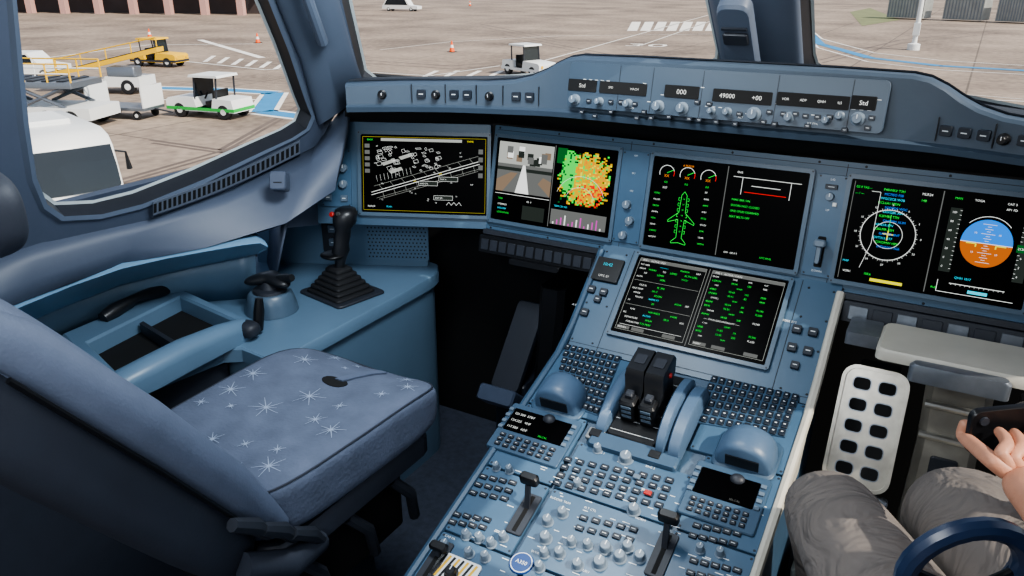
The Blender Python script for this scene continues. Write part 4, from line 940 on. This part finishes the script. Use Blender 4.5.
body.append([(tuple(pr-U*.012),.012),(tuple(pr-R*.03-U*.032),.010),(tuple(PHF.pt(.040,-.022,-.013)),.0085)])
PE=skin('person',body,SKIN,label='seated person in grey trousers and blue shirt holding a phone',cat='person',sub=3)
tr=[[(pel,.135),(hipL,.10),((.50,.55,.785),.090),(knL,.066),((.36,.98,.56),.060),((.38,1.04,.36),.056)],[(pel,.135),(hipR,.10),((.66,.60,.80),.100),(knR,.082),((.53,1.0,.58),.064),((.55,1.05,.36),.058)]]
skin('trousers',tr,TRO,PE,sub=3)
skin('shirt',[[((.70,.26,.88),.135),((.71,.25,.98),.13),(che,.135),((.72,.25,1.31),.07)],[(che,.135),(shL,.066),(elL,.056),(tuple(V(elL).lerp(V(wrL),.6)),.040)],[(che,.135),(shR,.066),(elR,.056),(tuple(V(elR).lerp(V(wrR),.6)),.040)]],SHIRT,PE)
skin('hair',[[((.72,.255,1.56),.088),((.72,.25,1.61),.07)]],HAIR,PE)
for an in(anL,anR):
    skin('shoe',[[((an[0],an[1]-.10,FLOOR+.05),.04),((an[0],an[1]-.03,FLOOR+.045),.042),((an[0],an[1]+.04,FLOOR+.035),.034)]],BLK,PE)
mb=MB();mb.box(PHF,-.062,-.031,.062,.031,-.0045,.0045,BLK,r=.01,ch=.002);ph=mb.obj('phone',None,'black smartphone held sideways in both hands','phone')
m2=MB();m2.lathe(PHF,-.047,.017,[(.006,.0045),(.0055,.007)],DKG,14);m2.obj('camera_lens',ph)
S2=empty('pilot_seat',(.72,.4,FLOOR),'dark pilot seat occupied by a seated person','seat')
f2=Fr((.72,.35,.66),(1,0,0),(0,1,0))
mb=MB();mb.pillow(f2,0,0,-.03,.21,.25,.055,4,FABR,12);mb.obj('seat_cushion',S2)
mb=MB();mb.box(f2,-.12,-.15,.12,.12,-.54,-.08,SHELL,r=.02);mb.obj('seat_base',S2)
mb=MB();mb.pillow(Fr((.72,.06,.7),(1,0,0),(0,-.25,.97)),0,.3,.0,.21,.34,.05,4,SHELL,12);mb.obj('backrest',S2)
NV=mat('navy_plastic',(36,50,76),.3)
mb=MB();c0=C+ray(964,568)*.66;pts=[]
for i in range(25):
    t=2*pi*i/24;pts.append(c0+R*.047*cos(t)+(U*.75-F*.5).normalized()*.050*sin(t))
mb.tube(pts,[.0095]*25,NV,10)
hb=mb.obj('headset_band',None,'curved navy blue headband loop near the seated person','headset')
mb=MB();mb.tube([pts[12],pts[12].lerp(pts[0],.5)-U*.02,pts[0]],.004,BLK,8);mb.obj('cable',hb)
# ================================================================ OUTSIDE
ASP=bpy.data.materials.new('apron_concrete');ASP.use_nodes=True;nt=ASP.node_tree;b=nt.nodes['Principled BSDF'];b.inputs['Roughness'].default_value=.9
tc=nt.nodes.new('ShaderNodeTexCoord');n1=nt.nodes.new('ShaderNodeTexNoise');n1.inputs['Scale'].default_value=.12;n1.inputs['Detail'].default_value=8;n2=nt.nodes.new('ShaderNodeTexNoise');n2.inputs['Scale'].default_value=2.0;n2.inputs['Detail'].default_value=8
br=nt.nodes.new('ShaderNodeTexBrick');br.inputs['Scale'].default_value=1;br.inputs['Brick Width'].default_value=7.5;br.inputs['Row Height'].default_value=7.5;br.inputs['Mortar Size'].default_value=.06;br.offset=0
br.inputs['Color1'].default_value=(1,1,1,1);br.inputs['Color2'].default_value=(.90,.90,.90,1);br.inputs['Mortar'].default_value=(.5,.5,.5,1)
rp=nt.nodes.new('ShaderNodeValToRGB');rp.color_ramp.elements[0].position=.36;rp.color_ramp.elements[1].position=.64;rp.color_ramp.elements[0].color=lin((112,98,86));rp.color_ramp.elements[1].color=lin((170,153,136))
mm=nt.nodes.new('ShaderNodeMix');mm.data_type='RGBA';mm.blend_type='MULTIPLY';mm.inputs[0].default_value=1
ad=nt.nodes.new('ShaderNodeMath');ad.operation='MULTIPLY_ADD';ad.inputs[1].default_value=.4;m3=nt.nodes.new('ShaderNodeMath');m3.operation='MULTIPLY';m3.inputs[1].default_value=.6
nt.links.new(tc.outputs['Object'],n1.inputs['Vector']);nt.links.new(tc.outputs['Object'],n2.inputs['Vector']);nt.links.new(tc.outputs['Object'],br.inputs['Vector'])
nt.links.new(n1.outputs['Fac'],m3.inputs[0]);nt.links.new(n2.outputs['Fac'],ad.inputs[0]);nt.links.new(m3.outputs[0],ad.inputs[2]);nt.links.new(ad.outputs[0],rp.inputs['Fac'])
nt.links.new(rp.outputs['Color'],mm.inputs[6]);nt.links.new(br.outputs['Color'],mm.inputs[7]);nt.links.new(mm.outputs[2],b.inputs['Base Color'])
GR=Fr((0,0,GZ),(1,0,0),(0,1,0))
mb=MB();mb.add([(-400,-50,GZ),(400,-50,GZ),(400,600,GZ),(-400,600,GZ)],[(0,1,2,3)],ASP)
MW=mat('marking_white',(232,228,220),.8,var=.1,scale=1);MBl=mat('marking_blue',(56,134,182),.8,var=.1,scale=1);MG=mat('grass_dry',(120,124,86),.9,scale=.5);MD=mat('tyre_marks',(104,92,84),.9,var=.15,scale=1)
def mark(px,w,m,z=.02,closed=False):
    mb.line(GR,[GR.uv(*p) for p in px],w,z,m,closed)
def markpoly(px,m,z=.02): mb.add([GR.pt(*GR.uv(*p),z) for p in px],[tuple(range(len(px)))],m)
for px in(((360,60),(450,66),(560,58),(700,50)),((362,30),(500,34),(640,60)),((150,140),(220,150),(300,105)),((120,180),(190,160),(260,140)),((820,60),(900,40),(1000,30)),((400,20),(480,24),(560,40),(700,44)),((480,8),(560,16),(690,28))): 
    mark(px,.22,MD,.006);mark([(u+2,v+3) for u,v in px],.18,MD,.007)
mark([(150,88),(225,90),(275,93),(262,112),(310,118)],1.5,MW,.012);mark([(150,88),(225,90),(275,93),(262,112),(310,118)],1.0,MBl,.02)
mark([(150,100),(262,100)],.25,MW)
mark([(806,30),(820,44),(870,58),(940,66),(1030,71)],.9,MBl);mark([(806,26),(822,39),(874,53),(944,61),(1030,66)],.2,MW);mark([(806,34),(818,48),(868,62),(938,70),(1030,75)],.2,MW)
mark([(900,96),(1030,102)],.2,MW)
for i in range(7):markpoly([(632+i*13,22),(641+i*13,22),(637+i*13,31),(627+i*13,31)],MW)
for t,u,v,s in(('30',622,46,4),('STOP',300,35,2.5)):
    p=GR.uv(u,v);mb.text(GR,p[0],p[1],s,t,MW,.02,ang=.2)
mark([(540,62),(640,34),(720,12)],.18,MW);mark([(362,72),(430,76),(500,66)],.18,MW);mark([(640,46),(720,18)],.15,MW);mark([(380,50),(450,42),(560,36),(720,34)],.15,MW)
for u in(415,436,458,480): mark([(u,81),(u+22,71)],.35,MW)
mark([(30,60),(150,45),(262,44)],.25,MW);mark([(170,60),(265,70),(350,66)],.2,MW);mark([(806,82),(1030,100)],.1,MW);mark([(200,40),(262,58)],.6,MW)
for i in range(6): mark([(205+i*14,62+i*1.5),(214+i*14,56+i*1.5)],.35,MW)
markpoly([(850,12),(870,8),(900,20),(862,26)],MG)
mb.obj('ground',kind='structure',smooth=0)
def vfr(u,v,ang): 
    p=onZ(u,v,GZ);return Fr(p,(cos(ang),sin(ang),0),(-sin(ang),cos(ang),0))
def sprism(mb,fr,prof,y0,y1,m):
    mb.loft([[fr.pt(x,y,z) for x,z in prof] for y in(y0,y1)],m)
def wheels(par,fr,xs,w,r,th=.25):
    for x in xs:
        for s_ in(-1,1):
            mb=MB();wf=Fr(fr.pt(x,s_*w,r),fr.ex,fr.n*(1 if s_<0 else -1));mb.lathe(wf,0,0,[(r*.6,-th),(r,-th+.03),(r,-.03),(r*.9,0),(r*.5,.0),(r*.45,-.04)],RUB,16);mb.lathe(wf,0,0,[(r*.45,-.03),(r*.4,.01)],WHT,12);mb.obj('wheel',par)
def tug(fr,lab,body=WHT,acc=GRN):
    e=empty('baggage_tractor',fr.pt(0,0,0),lab,'tractor')
    mb=MB();sprism(mb,fr,[(1.9,.32),(1.9,.78),(1.75,.88),(.35,.95),(.25,.5),(-.6,.5),(-.7,.92),(-1.7,.88),(-1.8,.32)],-.75,.75,body);sprism(mb,fr,[(1.91,.36),(1.91,.50),(-1.81,.50),(-1.81,.36)],-.77,.77,acc);mb.obj('body',e)
    mb=MB()
    for x in(.35,-.85):
        for y in(-.66,.66): mb.tube([fr.pt(x,y,.85),fr.pt(x-.08,y*.95,1.85)],.045,DKG,6)
    sprism(mb,fr,[(.5,1.83),(.45,1.93),(-1.05,1.93),(-1.1,1.83)],-.74,.74,body);mb.obj('canopy',e)
    mb=MB();mb.loft([[fr.pt(.34,y,.95),fr.pt(.27,y,1.8),fr.pt(.25,y,1.8),fr.pt(.32,y,.95)] for y in(-.6,.6)],GLS);mb.obj('windscreen',e)
    mb=MB();sprism(mb,fr,[(-.1,.5),(-.1,.75),(-.5,.75),(-.55,1.25),(-.65,1.25),(-.62,.5)],-.5,.5,BLK);mb.obj('seat',e)
    mb=MB();mb.tube([fr.pt(.3,0,.8),fr.pt(.1,0,1.1)],.04,BLK,6);mb.obj('steering_column',e)
    for y in(-.5,.5): mb=MB();mb.lathe(Fr(fr.pt(1.9,y,.66),fr.ey,fr.n),0,0,[(.1,0),(.09,.04)],YEL,10);mb.obj('headlight',e)
    wheels(e,fr,(1.2,-1.2),.76,.34);return e
tug(vfr(213,116,pi*1.06),'white baggage tractor with green stripe parked on the apron')
tug(vfr(528,75,-.35),'white open baggage tractor with canopy on the apron',acc=WHT)
tug(vfr(160,66,.25),'yellow tow tractor on the apron',body=YEL,acc=DKG)
fr=vfr(108,92,.45)
e=empty('belt_loader',fr.pt(0,0,0),'white and yellow belt loader with inclined conveyor','belt loader')
mb=MB();sprism(mb,fr,[(2.4,.4),(2.4,.9),(.5,.95),(.4,.7),(-2.4,.7),(-2.4,.4)],-.9,.9,WHT);mb.box(Fr(fr.pt(0,0,.95),fr.ex,fr.ey),.6,-.85,2.2,.0,0,.5,GRY,r=.1,ch=.05);mb.obj('chassis',e)
mb=MB();mb.loft([[fr.pt(x,y,z) for y,z in((-.4,z0),(.4,z0),(.4,z0+.25),(-.4,z0+.25))] for x,z0 in((-3.6,.7),(-1,1.2),(3.4,2.2))],YEL);mb.loft([[fr.pt(x,y,z) for y,z in((-.33,z0),(.33,z0),(.33,z0+.03),(-.33,z0+.03))] for x,z0 in((-3.6,.96),(-1,1.46),(3.4,2.46))],BLK);mb.obj('conveyor',e)
mb=MB()
for x in(-3,-1.5,0,1.5,3): mb.tube([fr.pt(x,.45,1.5+x*.2),fr.pt(x,.45,2.3+x*.2)],.035,YEL,6)
mb.tube([fr.pt(-3,.45,1.7),fr.pt(3,.45,2.9)],.035,YEL,6);mb.obj('handrail',e)
wheels(e,fr,(1.7,-1.7),.92,.4)
fr=vfr(32,124,.40)
e=empty('cargo_loader',fr.pt(0,0,0),'white and grey cargo loader with scissor lift and rails','cargo loader')
mb=MB();sprism(mb,fr,[(3.6,.4),(3.6,.9),(-3.6,.9),(-3.6,.4)],-1.1,1.1,WHT);mb.box(Fr(fr.pt(0,0,1.7),fr.ex,fr.ey),-3.4,-1.1,3.0,1.1,0,.25,GRY,r=.05,ch=.02)
for i in range(9): mb.box(Fr(fr.pt(0,0,1.95),fr.ex,fr.ey),-3.2+i*.68,-.9,-2.9+i*.68,.9,0,.05,DKG)
mb.obj('platform',e)
mb=MB()
for y in(-1,1):
    for a,b in(((-2.5,.9),(-.5,1.7)),((-.5,.9),(-2.5,1.7)),((.5,.9),(2.5,1.7)),((2.5,.9),(.5,1.7))): mb.tube([fr.pt(a[0],y,a[1]),fr.pt(b[0],y,b[1])],.08,GRY,6)
mb.obj('scissor_lift',e)
mb=MB()
for y in(-1.05,1.05):
    for i in range(7): mb.tube([fr.pt(-3.3+i*1.05,y,1.95),fr.pt(-3.3+i*1.05,y,2.7)],.04,YEL if i>3 else WHT,6)
    for z in(2.3,2.7): mb.tube([fr.pt(-3.3,y,z),fr.pt(3.0,y,z)],.035,YEL if z>2.5 else WHT,6)
mb.obj('handrail',e)
wheels(e,fr,(2.7,1.6,-2.7),1.1,.42)
def dolly(u,v,ang,lab):
    fr=vfr(u,v,ang);e=empty('baggage_dolly',fr.pt(0,0,0),lab,'trolley','baggage dollies');mb=MB();mb.box(fr,-1.5,-.75,1.5,.75,.42,.55,GRY,r=.05)
    for x in(-1.45,1.45): mb.box(Fr(fr.pt(x,0,0),fr.ex,fr.ey),-.03,-.75,.03,.75,.55,1.5,WHT)
    mb.tube([fr.pt(1.5,0,.45),fr.pt(2.4,0,.3)],.04,DKG,6);mb.obj('frame',e);wheels(e,fr,(1.0,-1.0),.7,.2,.12)
dolly(128,117,.3,'grey flat baggage dolly with white end frames')
# crew bus, nose towards the aircraft
fr=vfr(66,214,-.30)
e=empty('crew_bus',fr.pt(0,0,0),'white crew bus with large glass windscreen parked below the window','bus')
mb=MB();rs=[]
for y,k in((-1.05,.0),(-1.0,.06),(1.0,.06),(1.05,.0)):
    pr_=[(2.0,.3),(2.05,.9),(1.98,1.2),(1.74,2.05),(1.52,2.28),(1.1,2.40),(-2.4,2.40),(-2.6,2.2),(-2.6,.3)]
    rs.append([fr.pt(x*(1+k*.3),y,z+(k if z>2 else 0)) for x,z in pr_])
mb.loft(rs,WHT);mb.obj('body',e,smooth=60)
mb=MB();mb.loft([[fr.pt(x+.05-.05*abs(y_),y_*k,z) for y_ in(-1.0,-.6,0,.6,1.0)] for x,z,k in((2.06,1.0,1),(1.95,1.55,1),(1.80,2.10,.97))],GLS,closed=False);mb.obj('windscreen',e)
for y in(-1.06,1.06):
    mb=MB()
    for x,w_ in((-2.3,1.05),(-1.15,1.05),(0.0,1.5)):
        mb.add([fr.pt(x,y,1.1),fr.pt(x+w_,y,1.1),fr.pt(x+w_*(1 if x<-.1 else .9),y,2.1),fr.pt(x,y,2.1)],[(0,1,2,3)],GLS)
    mb.obj('side_window',e)
mb=MB();mb.box(Fr(fr.pt(2.04,0,.5),fr.ey,fr.n),-1.0,-.15,1.0,.12,0,.08,DKG);mb.obj('bumper',e)
for y in(-.75,.75): mb=MB();mb.lathe(Fr(fr.pt(2.06,y,.80),fr.ey,fr.n),0,0,[(.14,0),(.12,.05)],YEL,10);mb.obj('headlight',e)
for y in(-1,1): mb=MB();mb.tube([fr.pt(1.7,y*1.05,1.9),fr.pt(2.1,y*1.22,1.9),fr.pt(2.1,y*1.25,1.45)],[.03,.03,.08],BLK,6);mb.obj('mirror',e)
mb=MB();mb.box(Fr(fr.pt(-.8,0,2.45),fr.ex,fr.ey),-.9,-.6,.9,.6,0,.14,WHT,r=.1,ch=.05);mb.obj('roof_unit',e)
wheels(e,fr,(1.1,-1.6),1.06,.40)
def car(fr,lab,l=4.4,h=1.5,m=WHT,name='car',cat='car'):
    e=empty(name,fr.pt(0,0,0),lab,cat);mb=MB();k=l/4.4
    sprism(mb,fr,[(2.2*k,.35),(2.2*k,.8),(1.2*k,.95),(.6*k,h),(-1.4*k,h),(-2.1*k,.95),(-2.2*k,.35)],-.9,.9,m);mb.obj('body',e)
    for y in(-.91,.91): mb=MB();mb.add([fr.pt(1.0*k,y,.98),fr.pt(.55*k,y,h-.1),fr.pt(-1.35*k,y,h-.1),fr.pt(-1.9*k,y,.98)],[(0,1,2,3)],GLS);mb.obj('side_window',e)
    wheels(e,fr,(1.4*k,-1.4*k),.9,.33)
car(vfr(402,11,.2),'white van driving along the far service road',6.5,2.3,name='van',cat='van')
car(vfr(30,78,.5),'white car parked behind the loaders',4.6,1.6)
def cone(u,v):
    fr=vfr(u,v,0);mb=MB();mb.box(fr,-.3,-.3,.3,.3,0,.05,BLK,r=.05);mb.lathe(fr,0,0,[(.23,.05),(.16,.35)],ORG,12);mb.lathe(fr,0,0,[(.16,.35),(.11,.58)],WHT,12);mb.lathe(fr,0,0,[(.11,.58),(.04,.9)],ORG,12)
    return mb.obj('traffic_cone',None,'orange and white traffic cone on the apron','traffic cone',group='traffic cones on the apron')
c0_=cone(258,43);base=GR.pt(*GR.uv(258,43))
for u,v in((452,52),(470,6),(150,38)):
    copy_thing(c0_,GR.pt(*GR.uv(u,v))-base)
for i,(u,v,w) in enumerate(((908,19,5),(965,21,5),(1015,23,4))):
    fr=vfr(u,v,-.35);e=MB();sprism(e,fr,[(w/2,.2),(w/2,3.2),(-w/2,3.2),(-w/2,.2)],-1.3,1.3,mat('container_grey',(150,152,148),.5,var=.15,scale=1))
    for k in range(12):
        x=-w/2+.2+k*(w-.4)/11;e.box(Fr(fr.pt(0,-1.3,0),fr.ex,fr.n),x-.06,.3,x+.06,3.1,0,.06,GRY)
    e.obj('cargo_container',None,'grey ribbed metal container standing by the stand edge','container',group='containers by the stand')
fr=vfr(913,50,0);mb=MB();mb.lathe(fr,0,0,[(.5,0),(.5,.5),(.3,.55),(.2,.6),(.16,9)],WHT,12);mb.box(fr,-.25,-.25,.25,.25,1.2,2.2,WHT);mb.box(fr,-.9,-.2,.9,.2,9,9.2,GRY);mb.obj('light_post',None,'white apron light post near the containers','light post')
fr=vfr(120,14,.35);e=empty('terminal_building',fr.pt(0,0,0),'red-brown terminal building with columned ground floor','building')
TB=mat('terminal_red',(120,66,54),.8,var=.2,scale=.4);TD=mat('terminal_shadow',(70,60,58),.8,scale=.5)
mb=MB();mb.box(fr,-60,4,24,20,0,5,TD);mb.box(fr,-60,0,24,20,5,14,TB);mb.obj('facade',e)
for k in range(14):
    mb=MB();mb.box(fr,-58+k*6,-.5,-57+k*6,.5,0,5,mat('column_light',(190,150,140),.7));mb.obj('column',e)
mb=MB()
for k in range(6): mb.box(Fr(fr.pt(0,0,0),fr.ex,fr.n),-56+k*12,6,-48+k*12,9,0,.1,GLS)
mb.obj('window_band',e)
# ================================================================ LIGHT / CAMERA
w=bpy.data.worlds.new('w');bpy.context.scene.world=w;w.use_nodes=True;nt=w.node_tree
sk=nt.nodes.new('ShaderNodeTexSky');sk.sky_type='NISHITA';sk.sun_disc=False;sk.sun_elevation=radians(45);sk.sun_rotation=radians(100)
hs=nt.nodes.new('ShaderNodeHueSaturation');hs.inputs['Saturation'].default_value=.6
nt.links.new(sk.outputs[0],hs.inputs['Color']);nt.links.new(hs.outputs[0],nt.nodes['Background'].inputs[0]);nt.nodes['Background'].inputs[1].default_value=.21
sd=V((.7,-.1,.66)).normalized()
l=bpy.data.lights.new('sun','SUN');l.energy=5.6;l.angle=.009;l.color=(1,.93,.82);o=bpy.data.objects.new('sun',l);bpy.context.scene.collection.objects.link(o);o.rotation_euler=sd.to_track_quat('Z','Y').to_euler();o.location=sd*20
def area(loc,tgt,e,size,col,nm='fill_lamp'):
    l=bpy.data.lights.new(nm,'AREA');l.energy=e;l.size=size;l.color=col;o=bpy.data.objects.new(nm,l);bpy.context.scene.collection.objects.link(o);o.location=loc;o.rotation_euler=(V(loc)-V(tgt)).to_track_quat('Z','Y').to_euler()
area((.0,-.2,1.76),(-.2,1.1,.6),17,.6,(.92,.96,1));area((-.30,.85,1.76),(-.95,1.0,.7),18,.35,(.88,.95,1))  # unseen fill lamps added under the ceiling to brighten the cockpit
cd=bpy.data.cameras.new('cam');cam=bpy.data.objects.new('cam',cd);bpy.context.scene.collection.objects.link(cam)
cam.matrix_world=Matrix(((R.x,U.x,-F.x,C.x),(R.y,U.y,-F.y,C.y),(R.z,U.z,-F.z,C.z),(0,0,0,1)))
cd.sensor_width=36;cd.lens=790/1024*36;cd.clip_start=.05;cd.clip_end=2000
bpy.context.scene.camera=cam
try: bpy.context.scene.view_settings.look='AgX - Medium High Contrast'
except Exception as ex: print(ex)
